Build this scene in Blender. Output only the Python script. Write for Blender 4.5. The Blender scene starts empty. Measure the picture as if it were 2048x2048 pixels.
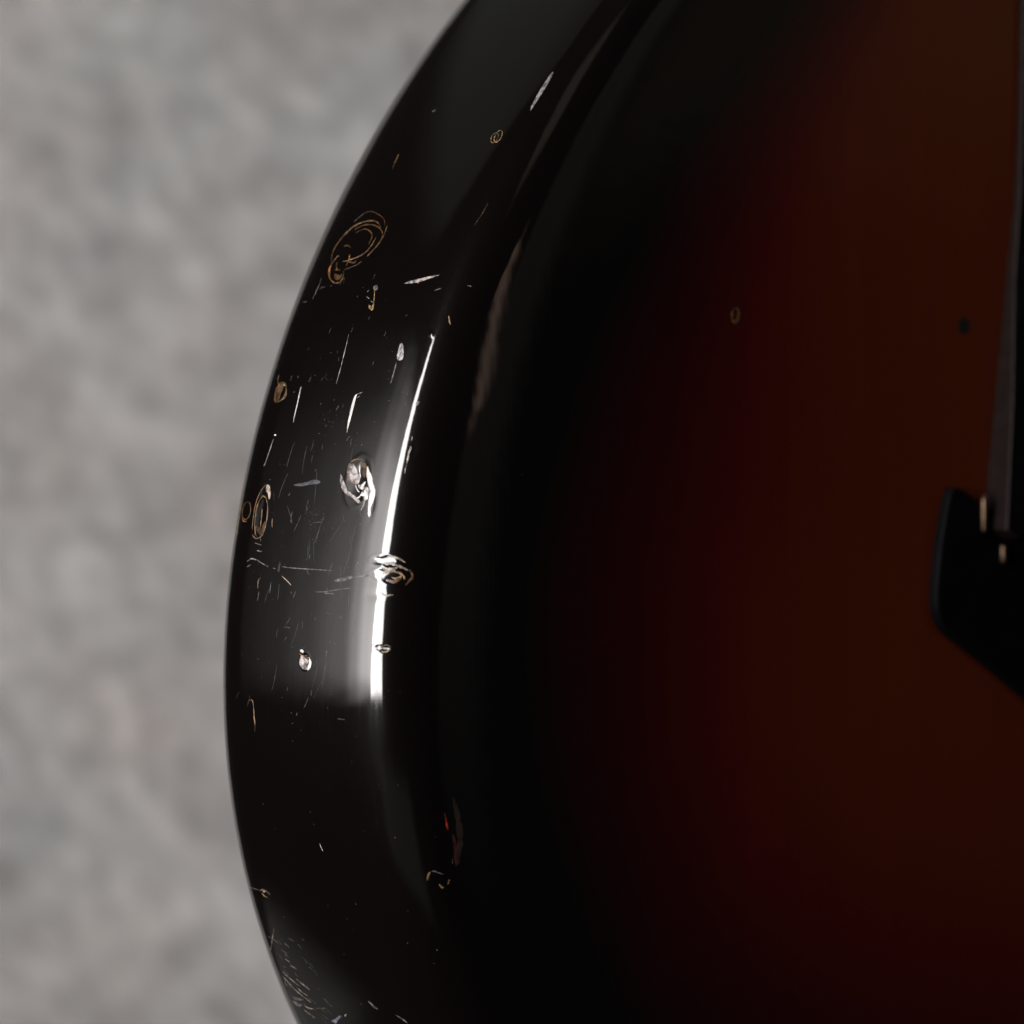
import bpy, math, random
import numpy as np
from mathutils import Vector, Matrix

scene = bpy.context.scene
MM = 0.001
# ------------------------------------------------------------------ camera
cam_d = bpy.data.cameras.new("camera"); cam = bpy.data.objects.new("camera", cam_d)
scene.collection.objects.link(cam); scene.camera = cam
cam.location = (0, -0.655, 0); cam.rotation_euler = (math.pi/2, 0, 0)
cam_d.sensor_width = 36; cam_d.lens = 144; cam_d.clip_start = 0.01; cam_d.clip_end = 20
cam_d.dof.use_dof = True; cam_d.dof.focus_distance = 0.602; cam_d.dof.aperture_fstop = 13.5
# ------------------------------------------------------------------ world, exposure
world = bpy.data.worlds.new("World"); scene.world = world; world.use_nodes = True
bg = world.node_tree.nodes["Background"]
bg.inputs[0].default_value = (0.95, 0.97, 1.0, 1); bg.inputs[1].default_value = 0.014
vs = scene.view_settings
vs.view_transform = 'Standard'; vs.look = 'None'; vs.exposure = 0; vs.gamma = 1; vs.use_curve_mapping = False
# ------------------------------------------------------------------ lamps
def area(name, loc, target, sx, sy, radiance, col=(1, 1, 1), ramp=None, taper=None, roll=0.0, spread=180):
    """rectangular area lamp; radiance in scene units; ramp(u, v) optional falloff across it"""
    d = bpy.data.lights.new(name, 'AREA'); d.shape = 'RECTANGLE'; d.size = sx; d.size_y = sy
    d.energy = radiance * sx * sy * math.pi; d.color = col; d.spread = math.radians(spread)
    o = bpy.data.objects.new(name, d); scene.collection.objects.link(o)
    o.location = loc
    q = (Vector(target) - Vector(loc)).to_track_quat('-Z', 'Y')
    o.rotation_euler = (q.to_matrix() @ Matrix.Rotation(roll, 3, 'Z')).to_euler()
    if ramp or taper:
        d.use_nodes = True; nt = d.node_tree; em = nt.nodes["Emission"]
        g = nt.nodes.new("ShaderNodeNewGeometry"); sp = nt.nodes.new("ShaderNodeSeparateXYZ")
        nt.links.new(g.outputs["Parametric"], sp.inputs[0])
        prev = None
        for axis, stops in (ramp or []):
            r = nt.nodes.new("ShaderNodeValToRGB"); r.color_ramp.interpolation = 'EASE'
            while len(r.color_ramp.elements) < len(stops): r.color_ramp.elements.new(0.5)
            for e, (p, v) in zip(r.color_ramp.elements, stops): e.position = p; e.color = (v, v, v, 1)
            nt.links.new(sp.outputs[axis], r.inputs[0])
            if prev is None: prev = r.outputs[0]
            else:
                m = nt.nodes.new("ShaderNodeMath"); m.operation = 'MULTIPLY'
                nt.links.new(prev, m.inputs[0]); nt.links.new(r.outputs[0], m.inputs[1]); prev = m.outputs[0]
        if taper:                            # emission masked to a slanting wedge: centre c0+c1*v, half width h0+h1*v, soft edge e
            c0, c1, h0, h1, e = taper
            def mth(op, a, b, c=None):
                m = nt.nodes.new("ShaderNodeMath"); m.operation = op
                for i, x in enumerate((a, b, c)):
                    if x is None: continue
                    if isinstance(x, (int, float)): m.inputs[i].default_value = x
                    else: nt.links.new(x, m.inputs[i])
                return m.outputs[0]
            u, v = sp.outputs[0], sp.outputs[1]
            dist = mth('ABSOLUTE', mth('SUBTRACT', u, mth('MULTIPLY_ADD', v, c1, c0)), 0)
            k = mth('DIVIDE', mth('SUBTRACT', mth('MULTIPLY_ADD', v, h1, h0), dist), e)
            k = mth('MINIMUM', mth('MAXIMUM', k, 0), 1)
            prev = mth('MULTIPLY', k, prev) if prev is not None else k
        nt.links.new(prev, em.inputs["Strength"])
    return o
def polar(az, el, r, c=(-0.02, -0.066, 0.0)):
    """a spot r metres from the guitar's edge, az degrees left of the lens axis and el degrees up"""
    a, e = math.radians(az), math.radians(el)
    return (c[0]-r*math.cos(e)*math.sin(a), c[1]-r*math.cos(e)*math.cos(a), c[2]+r*math.sin(e))
EDGE = (-0.02, -0.066, 0.0)
area("key_softbox", polar(34, 16.5, 0.95), EDGE, 0.56, 0.79, 26, (1, 0.965, 0.945), ramp=[(1, [(0, 0), (0.05, 1)])], taper=(0.5, 0.0, 0.41, -0.34, 0.06))
area("side_softbox", polar(72, 16, 0.9), EDGE, 1.3, 0.76, 14, (1, 0.95, 0.93), ramp=[(0, [(0, 0.0), (0.08, 0.006), (0.18, 0.018), (0.25, 0.045), (0.34, 0.13), (0.44, 0.34), (0.65, 0.75), (1, 1)]), (1, [(0, 0), (0.14, 1), (0.6, 0.7), (0.85, 0.15), (1, 0)])])
area("upper_side_fill", polar(125, 64, 1.2), EDGE, 0.9, 0.95, 0.095, (0.94, 1, 0.88), ramp=[(0, [(0, 0), (0.12, 1), (0.88, 1), (1, 0)]), (1, [(0, 0), (0.12, 1), (0.88, 1), (1, 0)])])  # added lamp, gives the dim grey-green reflection on the upper side
area("warm_streak_fill", polar(-66, 10.5, 1.0), EDGE, 0.5, 0.2, 0.85, (1, 0.66, 0.5), taper=(0.70, -0.46, 0.09, 0.05, 0.10))  # added lamp, shaped to give the warm streak along the front edge
area("ridge_band_fill", polar(-30, 48, 1.0), EDGE, 0.25, 0.4, 0.24, (1, 0.88, 0.76), ramp=[(0, [(0, 0), (0.3, 1), (0.7, 1), (1, 0)]), (1, [(0, 0), (0.3, 1), (0.7, 1), (1, 0)])])  # added lamp for the faint light band on the upper ridge
area("low_front_fill", polar(6, -23, 0.9), EDGE, 1.2, 0.36, 0.10, (0.9, 1, 0.84), ramp=[(0, [(0, 0), (0.25, 1), (0.75, 1), (1, 0)]), (1, [(0, 0), (0.3, 1), (0.7, 1), (1, 0)])])  # added lamp for the soft greenish reflection low on the side
area("lower_side_fill", polar(126, -36, 0.8), EDGE, 0.5, 0.3, 0.22, (1, 0.97, 0.92), ramp=[(0, [(0, 0), (0.3, 1), (0.7, 1), (1, 0)]), (1, [(0, 0), (0.3, 1), (0.7, 1), (1, 0)])])  # added lamp, lays a grey haze on the lower side
area("backdrop_fill", (0.25, 0.02, 0.95), (-0.12, 0.36, 0.10), 0.5, 0.5, 3.55, (1, 0.89, 0.87))  # added lamp that brightens and warms the backdrop from above
area("face_band_fill", polar(-73, 14, 1.0), EDGE, 0.19, 1.0, 0.13, (1, 0.96, 0.88), ramp=[(0, [(0, 0), (0.3, 1), (0.8, 1), (1, 0.3)]), (1, [(0, 0), (0.3, 0.4), (0.9, 1), (1, 0)])])  # added dim lamp, gives the thin band where the face begins
area("face_veil_fill", polar(-85, 17, 1.0), EDGE, 0.34, 0.42, 0.06, (1, 0.8, 0.5), ramp=[(0, [(0, 0.2), (0.4, 1)]), (1, [(0, 0), (0.25, 1), (1, 0.6)])])  # added lamp, not a surface: lays a brown veil on the upper face

# ------------------------------------------------------------------ helpers
def mat(name, col=(0.5, 0.5, 0.5), rough=0.5, coat=0.0, metal=0.0, spec=0.5):
    m = bpy.data.materials.new(name); m.use_nodes = True; b = m.node_tree.nodes["Principled BSDF"]
    b.inputs["Base Color"].default_value = (*col, 1); b.inputs["Roughness"].default_value = rough
    b.inputs["Coat Weight"].default_value = coat; b.inputs["Coat Roughness"].default_value = 0.03
    b.inputs["Metallic"].default_value = metal; b.inputs["Specular IOR Level"].default_value = spec
    return m
def mesh_obj(name, verts, faces, materials, parent=None, smooth=True, mi=None):
    me = bpy.data.meshes.new(name); me.from_pydata([tuple(v) for v in verts], [], faces); me.update()
    for m in materials: me.materials.append(m)
    if mi is not None: me.polygons.foreach_set('material_index', mi)
    if smooth: me.polygons.foreach_set('use_smooth', [True]*len(me.polygons))
    o = bpy.data.objects.new(name, me); scene.collection.objects.link(o)
    if parent: o.parent = parent
    return o
# ---- surface of the guitar body, all lengths in millimetres ----
TH = math.radians(40.0)          # the face is turned 40 degrees away from the lens
CT, ST = math.cos(TH), math.sin(TH)
RAD = 8.6                        # edge rounding
UAX = np.array([CT, ST, 0.0]); VAX = np.array([0.0, 0.0, 1.0]); NAX = np.array([ST, -CT, 0.0])

def catmull(P, per=24, closed=True):
    P = np.asarray(P, float); n = len(P); out = []
    for i in range(n):
        p0, p1, p2, p3 = P[(i-1) % n], P[i], P[(i+1) % n], P[(i+2) % n]
        for k in range(per):
            t = k / per
            out.append(0.5*((2*p1) + (-p0+p2)*t + (2*p0-5*p1+4*p2-p3)*t*t + (-p0+3*p1-3*p2+p3)*t**3))
    return np.array(out)

class Outline:
    """closed outline; s = arc length, s = 0 at the point nearest START, increasing downwards along the visible edge"""
    def __init__(self, ctrl):
        P = catmull(ctrl)
        for _ in range(3):
            P = (np.roll(P, 1, 0) + 2*P + np.roll(P, -1, 0)) / 4
        d = np.linalg.norm(np.roll(P, -1, 0) - P, axis=1)
        self.L = d.sum()
        self.s = np.concatenate([[0], np.cumsum(d)])
        self.P = np.vstack([P, P[:1]])
        T = np.roll(P, -1, 0) - np.roll(P, 1, 0)
        T /= np.linalg.norm(T, axis=1)[:, None]
        self.N = np.vstack([T, T[:1]])          # tangents
        i = int(np.argmin(P[:, 0])); self.s0 = self.s[i]
    def at(self, s):
        q = np.mod(np.asarray(s, float) + self.s0, self.L)
        u = np.interp(q, self.s, self.P[:, 0]); v = np.interp(q, self.s, self.P[:, 1])
        tu = np.interp(q, self.s, self.N[:, 0]); tv = np.interp(q, self.s, self.N[:, 1])
        l = np.hypot(tu, tv); tu, tv = tu/l, tv/l
        return u, v, tv, -tu                     # the last two: outward normal (outline runs so that outside is on this side)

# profile across the side: back rounding, faintly barrelled side, front rounding, face that eases out flat
_dt = 0.05
def _profile_table():
    sm = lambda x: (lambda c: c*c*(3-2*c))(min(max(x, 0.0), 1.0))
    be, ins, w, t = -math.pi/2, 0.0, 0.0, 0.0
    rows = []; kf = 0.0065; half = math.pi/2
    while True:
        rows.append((t, ins, w, be))
        if t > 30 and half - be < 0.010: break
        if t < 32: k = kf + (1/RAD-kf)*(1-sm((t-9.5)/8))
        else: k = kf + (1/RAD-kf)*sm((t-36.5)/7)
        d = half - be
        if t > 41: k = min(k, d/(2.6+5.0*(1-min(d/0.13, 1))))
        be += k*_dt; t += _dt
        ins += math.sin(be)*_dt; w += math.cos(be)*_dt
    return np.array(rows)
_PT = _profile_table()
_PT[:, 1] -= _PT[:, 1].min()
T3 = float(_PT[np.argmax(_PT[:, 3] > math.radians(80)), 0]); T4 = float(_PT[-1, 0]); THICK = float(_PT[-1, 2])
T2 = float(_PT[np.argmax(_PT[:, 3] > math.radians(15)), 0])
def profile(t):
    """t -> inset (>=0, from the outermost edge), height w, angle beta of the normal"""
    t = np.asarray(t, float); x = np.maximum(t-T4, 0)
    return np.interp(t, _PT[:, 0], _PT[:, 1])+x, np.interp(t, _PT[:, 0], _PT[:, 2]), np.where(t >= T4, math.pi/2, np.interp(t, _PT[:, 0], _PT[:, 3]))
WFACE = THICK

def surface(o, s, t, h=0.0):
    u, v, nu, nv = o.at(s); ins, w, be = profile(t)
    cb, sb = np.cos(be), np.sin(be)
    uu = u - nu*ins + nu*cb*h; vv = v - nv*ins + nv*cb*h; ww = w + sb*h
    P = uu[..., None]*UAX + vv[..., None]*VAX + ww[..., None]*NAX
    N = (nu*cb)[..., None]*UAX + (nv*cb)[..., None]*VAX + sb[..., None]*NAX
    return P, N

CTRL = [[-17.65,77.88],[-27.64,65.89],[-36.06,53.9],[-43.11,41.9],[-48.94,29.91],[-53.63,17.92],[-57.23,5.92],[-59.72,-6.07],[-61.08,-18.06],[-61.23,-30.06],[-60.07,-42.05],[-57.5,-54.04],[-53.37,-66.04],[-47.58,-78.03],[-38.5,-92.0],[-25.0,-105.5],[-8.0,-118.0],[14.0,-129.0],[44.0,-138.0],[84.0,-144.0],[120.0,-143.0],[160.0,-134.0],[200.0,-112.0],[230.0,-78.0],[243.0,-35.0],[238.0,8.0],[218.0,45.0],[200.0,78.0],[192.0,110.0],[200.0,142.0],[222.0,170.0],[236.0,200.0],[222.0,222.0],[190.0,214.0],[160.0,196.0],[138.0,190.0],[100.0,190.0],[76.0,206.0],[66.0,240.0],[44.0,268.0],[12.0,272.0],[-12.0,244.0],[-12.0,205.0],[8.0,176.0],[17.0,154.0],[18.5,133.0],[14.0,116.0],[5.0,102.0],[-5.5,90.5]]
DENTS = [[-30.8,36.65,3.5,2.23,0.2,"c"],[-27.32,40.28,2.19,0.52,0.1,"g"],[-3.87,29.93,1.17,0.94,0.16,"c"],[-44.47,14.99,1.46,1.03,0.12,"c"],[-25.07,16.9,3.07,1.2,0.1,"c"],[-71.76,17.53,4.53,3.44,0.08,"g"],[-19.18,43.67,0.95,2.23,0.14,"c"],[-17.02,44.53,1.09,2.75,0.13,"c"],[-6.17,44.39,0.66,1.37,0.1,"c"],[-14.05,42.87,1.02,1.72,0.06,"g"],[-50.86,38.54,1.46,0.69,0.01,"g"],[-54.29,42.88,0.66,0.43,-0.05,"g"],[-36.32,45.08,1.9,0.52,0.03,"g"]]
OUT = Outline(CTRL)
_rng = np.random.RandomState(3)
_ph = _rng.rand(40, 6)
def height(s, t):
    """dents, chips and the slight unevenness of the sprayed lacquer, millimetres"""
    s = np.asarray(s, float); t = np.asarray(t, float)
    h = np.zeros(np.broadcast(s, t).shape)
    for ds, dt, a, b, depth, kind in DENTS:
        x = (s-ds)/a; y = (t-dt)/b; r2 = x*x + y*y
        if kind == 'g': h = h - depth*np.exp(-r2*1.6)
        else:
            r = np.sqrt(r2); wob = 0.13*np.sin(3*np.arctan2(y, x)+ds) + 0.08*np.sin(5*np.arctan2(y, x)+dt)
            e = np.clip((1.0+wob-r)/0.35, 0, 1); e = e*e*(3-2*e)
            h = h - depth*e*(0.55+0.45*np.cos(np.clip(r, 0, 1)*2.6)) + depth*0.12*np.exp(-((r-1.12)/0.12)**2)
    for k in range(14):
        p = _ph[k]; fx = (0.25+1.9*p[0]); fy = (0.2+1.0*p[1])
        h = h + 0.0013/(fx+fy)*np.sin(fx*s+6.28*p[2]+1.3*np.sin(0.31*t+6*p[3]))*np.sin(fy*t+6.28*p[4]+np.sin(.23*s))
    return h
def S(s, t, lift=0.0):
    s = np.asarray(s, float); t = np.asarray(t, float)
    return surface(OUT, s, t, height(s, t)+lift)
# ------------------------------------------------------------------ backdrop
def backdrop_material():
    m = bpy.data.materials.new("mottled_grey_canvas"); m.use_nodes = True; nt = m.node_tree; N = nt.nodes; Lk = nt.links
    b = N["Principled BSDF"]; b.inputs["Roughness"].default_value = 0.9; b.inputs["Specular IOR Level"].default_value = 0.1
    tc = N.new("ShaderNodeTexCoord")
    def noise(scale, det, rot, stretch, off, dist=0.0):
        mp = N.new("ShaderNodeMapping"); mp.vector_type = 'TEXTURE'; mp.inputs["Rotation"].default_value = (0, rot, 0); mp.inputs["Scale"].default_value = stretch
        mp.inputs["Location"].default_value = off
        Lk.new(tc.outputs["Object"], mp.inputs[0])
        n = N.new("ShaderNodeTexNoise"); n.inputs["Scale"].default_value = scale; n.inputs["Detail"].default_value = det
        n.inputs["Distortion"].default_value = dist
        Lk.new(mp.outputs[0], n.inputs[0]); return n
    def ramp(n, stops):
        r = N.new("ShaderNodeValToRGB")
        while len(r.color_ramp.elements) < len(stops): r.color_ramp.elements.new(0.5)
        for e, (p, c) in zip(r.color_ramp.elements, stops): e.position = p; e.color = (*c, 1)
        Lk.new(n.outputs[0], r.inputs[0]); return r
    def mix(kind, a, c, f=1.0):
        x = N.new("ShaderNodeMix"); x.data_type = 'RGBA'; x.blend_type = kind; x.inputs[0].default_value = f
        Lk.new(a, x.inputs[6]); Lk.new(c, x.inputs[7]); return x.outputs[2]
    a = ramp(noise(30, 3, -0.6, (1, 1, 1.7), (0, 0, 0), 0.5), [(0.32, (0.195,)*3), (0.5, (0.23,)*3), (0.68, (0.262,)*3)])
    c = ramp(noise(80, 4, -0.5, (1, 1, 1.6), (3, 0, 2), 0.7), [(0.3, (0.83,)*3), (0.55, (0.99,)*3), (0.72, (1.15,)*3)])
    d = ramp(noise(8, 2, 0.2, (1, 1, 1), (1, 0, 5)), [(0.35, (1.02, 0.985, 0.975)), (0.65, (0.98, 1.0, 0.99))])
    e = ramp(noise(34, 2, 0.9, (1, 1, 1.3), (7, 0, 1)), [(0.35, (1.02, 0.988, 0.98)), (0.65, (0.985, 1.0, 0.992))])
    f = ramp(noise(170, 4, -0.7, (1, 1, 1.5), (7, 0, 3)), [(0.3, (0.74,)*3), (0.7, (1.26,)*3)])
    col = mix('MULTIPLY', mix('MULTIPLY', mix('MULTIPLY', mix('MULTIPLY', a.outputs[0], c.outputs[0]), d.outputs[0]), e.outputs[0]), f.outputs[0])
    Lk.new(col, b.inputs["Base Color"])
    bp = N.new("ShaderNodeBump"); bp.inputs["Distance"].default_value = 0.0006; bp.inputs["Strength"].default_value = 0.5
    w = noise(900, 2, 0, (1, 1, 1), (0, 0, 0)); Lk.new(w.outputs[0], bp.inputs["Height"]); Lk.new(bp.outputs[0], b.inputs["Normal"])
    return m
n = 40; bw, bh, by = 0.36, 0.34, 0.36
vv = [(bw*(2*i/n-1), by + 0.002*math.sin(i*0.7)*math.sin(j*0.5), bh*(2*j/n-1)) for j in range(n+1) for i in range(n+1)]
ff = [(j*(n+1)+i, j*(n+1)+i+1, (j+1)*(n+1)+i+1, (j+1)*(n+1)+i) for j in range(n) for i in range(n)]
bd = mesh_obj("backdrop", vv, ff, [backdrop_material()]); bd["kind"] = "structure"
# ------------------------------------------------------------------ guitar
guitar = bpy.data.objects.new("electric_guitar", None); scene.collection.objects.link(guitar)
guitar.location = tuple((UAX*90 + VAX*20)*MM)
guitar["label"] = "worn electric guitar with glossy black to amber sunburst body and chipped side"
guitar["category"] = "electric guitar"
ORG = np.array(guitar.location)
def loc(P): return P*MM - ORG            # millimetres in the place -> the guitar's own coordinates

def body_material():
    m = bpy.data.materials.new("sunburst_lacquer"); m.use_nodes = True; nt = m.node_tree; N = nt.nodes; Lk = nt.links
    b = N["Principled BSDF"]
    at = N.new("ShaderNodeAttribute"); at.attribute_name = "inset"
    tc = N.new("ShaderNodeTexCoord")
    no = N.new("ShaderNodeTexNoise"); no.inputs["Scale"].default_value = 14; no.inputs["Detail"].default_value = 2
    Lk.new(tc.outputs["Object"], no.inputs[0])
    ma = N.new("ShaderNodeMath"); ma.operation = 'MULTIPLY_ADD'; ma.inputs[1].default_value = 0.10
    Lk.new(no.outputs[0], ma.inputs[0])
    mr = N.new("ShaderNodeMapRange"); mr.inputs[1].default_value = 0; mr.inputs[2].default_value = 120
    Lk.new(at.outputs["Fac"], mr.inputs[0]); Lk.new(mr.outputs[0], ma.inputs[2])
    r = N.new("ShaderNodeValToRGB"); st = [(0.0,(.0016,.001,.0008)),(0.28,(.0014,.001,.001)),(0.46,(.016,.0004,.001)),(0.60,(.034,.0018,.001)),(0.74,(.046,.0062,.0006)),(1.0,(.052,.008,.0006))]
    while len(r.color_ramp.elements) < len(st): r.color_ramp.elements.new(0.5)
    for e, (p, c) in zip(r.color_ramp.elements, st): e.position = p; e.color = (*c, 1)
    Lk.new(ma.outputs[0], r.inputs[0]); 
    # wood grain showing faintly through the amber
    mp = N.new("ShaderNodeMapping"); mp.inputs["Scale"].default_value = (60, 60, 2.5); Lk.new(tc.outputs["Object"], mp.inputs[0])
    gr = N.new("ShaderNodeTexNoise"); gr.inputs["Scale"].default_value = 4; gr.inputs["Detail"].default_value = 5; Lk.new(mp.outputs[0], gr.inputs[0])
    gm = N.new("ShaderNodeMapRange"); gm.inputs[3].default_value = 0.85; gm.inputs[4].default_value = 1.12; Lk.new(gr.outputs[0], gm.inputs[0])
    mx = N.new("ShaderNodeMix"); mx.data_type = 'RGBA'; mx.blend_type = 'MULTIPLY'; mx.inputs[0].default_value = 1
    Lk.new(r.outputs[0], mx.inputs[6]); Lk.new(gm.outputs[0], mx.inputs[7])
    Lk.new(mx.outputs[2], b.inputs["Base Color"])
    # hazy polish: fine scratches along the side blur part of the reflection
    mp2 = N.new("ShaderNodeMapping"); mp2.inputs["Scale"].default_value = (2600, 2600, 110); Lk.new(tc.outputs["Object"], mp2.inputs[0])
    hz = N.new("ShaderNodeTexNoise"); hz.inputs["Scale"].default_value = 1.0; hz.inputs["Detail"].default_value = 3; Lk.new(mp2.outputs[0], hz.inputs[0])
    hr = N.new("ShaderNodeMapRange"); hr.inputs[3].default_value = 0.22; hr.inputs[4].default_value = 0.40; Lk.new(hz.outputs[0], hr.inputs[0])
    Lk.new(hr.outputs[0], b.inputs["Roughness"])
    b.inputs["Specular IOR Level"].default_value = 0.03
    b.inputs["Coat Weight"].default_value = 1.0; b.inputs["Coat IOR"].default_value = 1.5
    b.inputs["Coat Roughness"].default_value = 0.035
    bp = N.new("ShaderNodeBump"); bp.inputs["Distance"].default_value = 0.00002; bp.inputs["Strength"].default_value = 0.35
    Lk.new(hz.outputs[0], bp.inputs["Height"]); Lk.new(bp.outputs[0], b.inputs["Normal"])
    mp3 = N.new("ShaderNodeMapping"); mp3.inputs["Scale"].default_value = (1500, 1500, 55); Lk.new(tc.outputs["Object"], mp3.inputs[0])
    h3 = N.new("ShaderNodeTexNoise"); h3.inputs["Scale"].default_value = 1.0; h3.inputs["Detail"].default_value = 4; Lk.new(mp3.outputs[0], h3.inputs[0])
    cr = N.new("ShaderNodeMapRange"); cr.inputs[1].default_value = 0.35; cr.inputs[2].default_value = 0.7; cr.inputs[3].default_value = 0.03; cr.inputs[4].default_value = 0.085; Lk.new(h3.outputs[0], cr.inputs[0])
    Lk.new(cr.outputs[0], b.inputs["Coat Roughness"])
    b3 = N.new("ShaderNodeBump"); b3.inputs["Distance"].default_value = 0.000012; b3.inputs["Strength"].default_value = 0.30
    Lk.new(h3.outputs[0], b3.inputs["Height"]); Lk.new(b3.outputs[0], b.inputs["Coat Normal"])
    return m

def build_body():
    fs = np.arange(-118, 96, 0.13); rest = np.arange(96+2.2, OUT.L-118-1.0, 2.2)
    s = np.concatenate([fs, rest]); 
    t = np.concatenate([np.linspace(0, 4, 8)[:-1], np.arange(4, T3, 0.2), np.linspace(T3, T4, 34)])
    SS, TT = np.meshgrid(s, t, indexing='ij')
    P, Nn = S(SS, TT); ns, nt_ = SS.shape
    ins = np.repeat(profile(t)[0][None], ns, 0)
    V = [P.reshape(-1, 3)]; I = [ins.reshape(-1)]
    idx = np.arange(ns*nt_).reshape(ns, nt_)
    a = idx; b_ = np.roll(idx, -1, 0)
    Q = [np.stack([a[:, :-1], b_[:, :-1], b_[:, 1:], a[:, 1:]], -1).reshape(-1, 4)]
    # face and back: rings from the edge to a spine down the middle of the body
    def rings(ring_idx, ring_t, w, nr, flip):
        u, v, nu, nv = OUT.at(s); ii = profile(np.array([ring_t]))[0][0]
        u0, v0 = u-nu*ii, v-nv*ii
        cu = np.full_like(u0, 92.0); cv = np.clip(v0, -45, 190)
        base = sum(len(x) for x in V); prev = ring_idx
        op = np.stack([u, v], -1)[::6]
        for k in range(1, nr+1):
            f = k/nr*0.985
            uu = u0+(cu-u0)*f; vv = v0+(cv-v0)*f
            V.append(uu[:, None]*UAX+vv[:, None]*VAX+w*NAX)
            q = np.stack([uu, vv], -1); dd = np.empty(len(q))
            for c0 in range(0, len(q), 400):
                dd[c0:c0+400] = np.sqrt(((q[c0:c0+400, None]-op[None])**2).sum(-1)).min(1)
            k_ = np.clip(vv/85.0, 0, 1)          # the burst is sprayed tighter towards the waist
            I.append(dd*(1+0.80*k_*k_*(3-2*k_)*min(f*3, 1)))
            cur = np.arange(base, base+len(s)); base += len(s)
            f4 = np.stack([prev, np.roll(prev, -1), np.roll(cur, -1), cur], -1)
            Q.append(f4[:, ::-1] if flip else f4); prev = cur
        return prev
    r1 = rings(idx[:, -1], T4, WFACE, 26, False)
    r2 = rings(idx[:, 0], 0.0, 0.0, 5, True)
    V = np.concatenate(V); I = np.concatenate(I); Q = np.concatenate(Q)
    V = loc(V)
    me = bpy.data.meshes.new("body"); nq = len(Q)
    me.vertices.add(len(V)); me.vertices.foreach_set("co", V.astype(np.float32).ravel())
    me.loops.add(nq*4); me.loops.foreach_set("vertex_index", Q.astype(np.int32).ravel())
    me.polygons.add(nq); me.polygons.foreach_set("loop_start", np.arange(0, nq*4, 4, dtype=np.int32))
    me.polygons.foreach_set("loop_total", np.full(nq, 4, dtype=np.int32))
    me.update(calc_edges=True); me.validate()
    me.polygons.foreach_set("use_smooth", np.ones(len(me.polygons), dtype=bool))
    at = me.attributes.new("inset", 'FLOAT', 'POINT'); at.data.foreach_set("value", I.astype(np.float32))
    me.materials.append(body_material())
    o = bpy.data.objects.new("body", me); scene.collection.objects.link(o); o.parent = guitar
    return o
body = build_body()
body["label"] = "glossy sunburst body, black at its chipped side and amber on its face"

# ------------------------------------------------------------------ chips and scratches on the lacquer
K_ = 0.72
COL = {'amber': ((.115,.055,.017),.4), 'amberdim': ((.075,.034,.012),.4), 'gold': ((.19,.115,.047),.4), 'goldim': ((.13,.08,.035),.4), 'orange': ((.24,.095,.03),.4),
 'woodamber': ((.055,.027,.011),.3), 'tan': ((.26,.21,.17),.5), 'taupe': ((.16,.12,.10),.4), 'white_glint': ((.66,.63,.61),.3), 'pale': ((.24,.21,.195),.4),  # brightest tone: bare chips, plus highlights painted on slivers and rims
 'shell': ((.24,.215,.21),.2), 'grey': ((.13,.125,.12),.5), 'scuff': ((.26,.25,.24),.6), 'dim': ((.08,.073,.072),.5), 'faint': ((.038,.034,.032),.5), 'broken': ((.62,.58,.56),.3), 'hair': ((.024,.021,.02),.5), 'blue': ((.11,.115,.14),.6),  # shell: softbox reflection painted into the chip floors
 'bluedim': ((.035,.037,.046),.6), 'red': ((.25,.022,.008),.4), 'reddim': ((.03,.006,.004),.4), 'browndim': ((.011,.006,.004),.5), 'rust': ((.30,.14,.09),.5), 'black': ((.004,.003,.003),.4), 'facering': ((.075,.042,.008),.5)}
MATS = {k: mat("lacquer_"+k, tuple(K_*x for x in c), r) for k, (c, r) in COL.items()}
def grain(m, scale, lo, hi):
    nt = m.node_tree; b = nt.nodes["Principled BSDF"]; c = tuple(b.inputs["Base Color"].default_value)[:3]
    tc = nt.nodes.new("ShaderNodeTexCoord"); n = nt.nodes.new("ShaderNodeTexNoise"); n.inputs["Scale"].default_value = scale; n.inputs["Detail"].default_value = 3
    nt.links.new(tc.outputs["Object"], n.inputs[0]); r = nt.nodes.new("ShaderNodeValToRGB")
    r.color_ramp.elements[0].position = 0.38; r.color_ramp.elements[0].color = (*[x*lo for x in c], 1)
    r.color_ramp.elements[1].position = 0.62; r.color_ramp.elements[1].color = (*[min(1, x*hi) for x in c], 1)
    nt.links.new(n.outputs[0], r.inputs[0]); nt.links.new(r.outputs[0], b.inputs["Base Color"])
for k, m in MATS.items():
    if k == 'white_glint': grain(m, 900, 0.85, 1.15)
    elif k == 'broken': grain(m, 1800, 0.12, 1.4)
    elif k != 'black': grain(m, 2600 if k in ('scuff', 'blue', 'bluedim') else 1500, 0.25 if k in ('scuff','blue','bluedim','dim','faint') else 0.3, 1.8)

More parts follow.
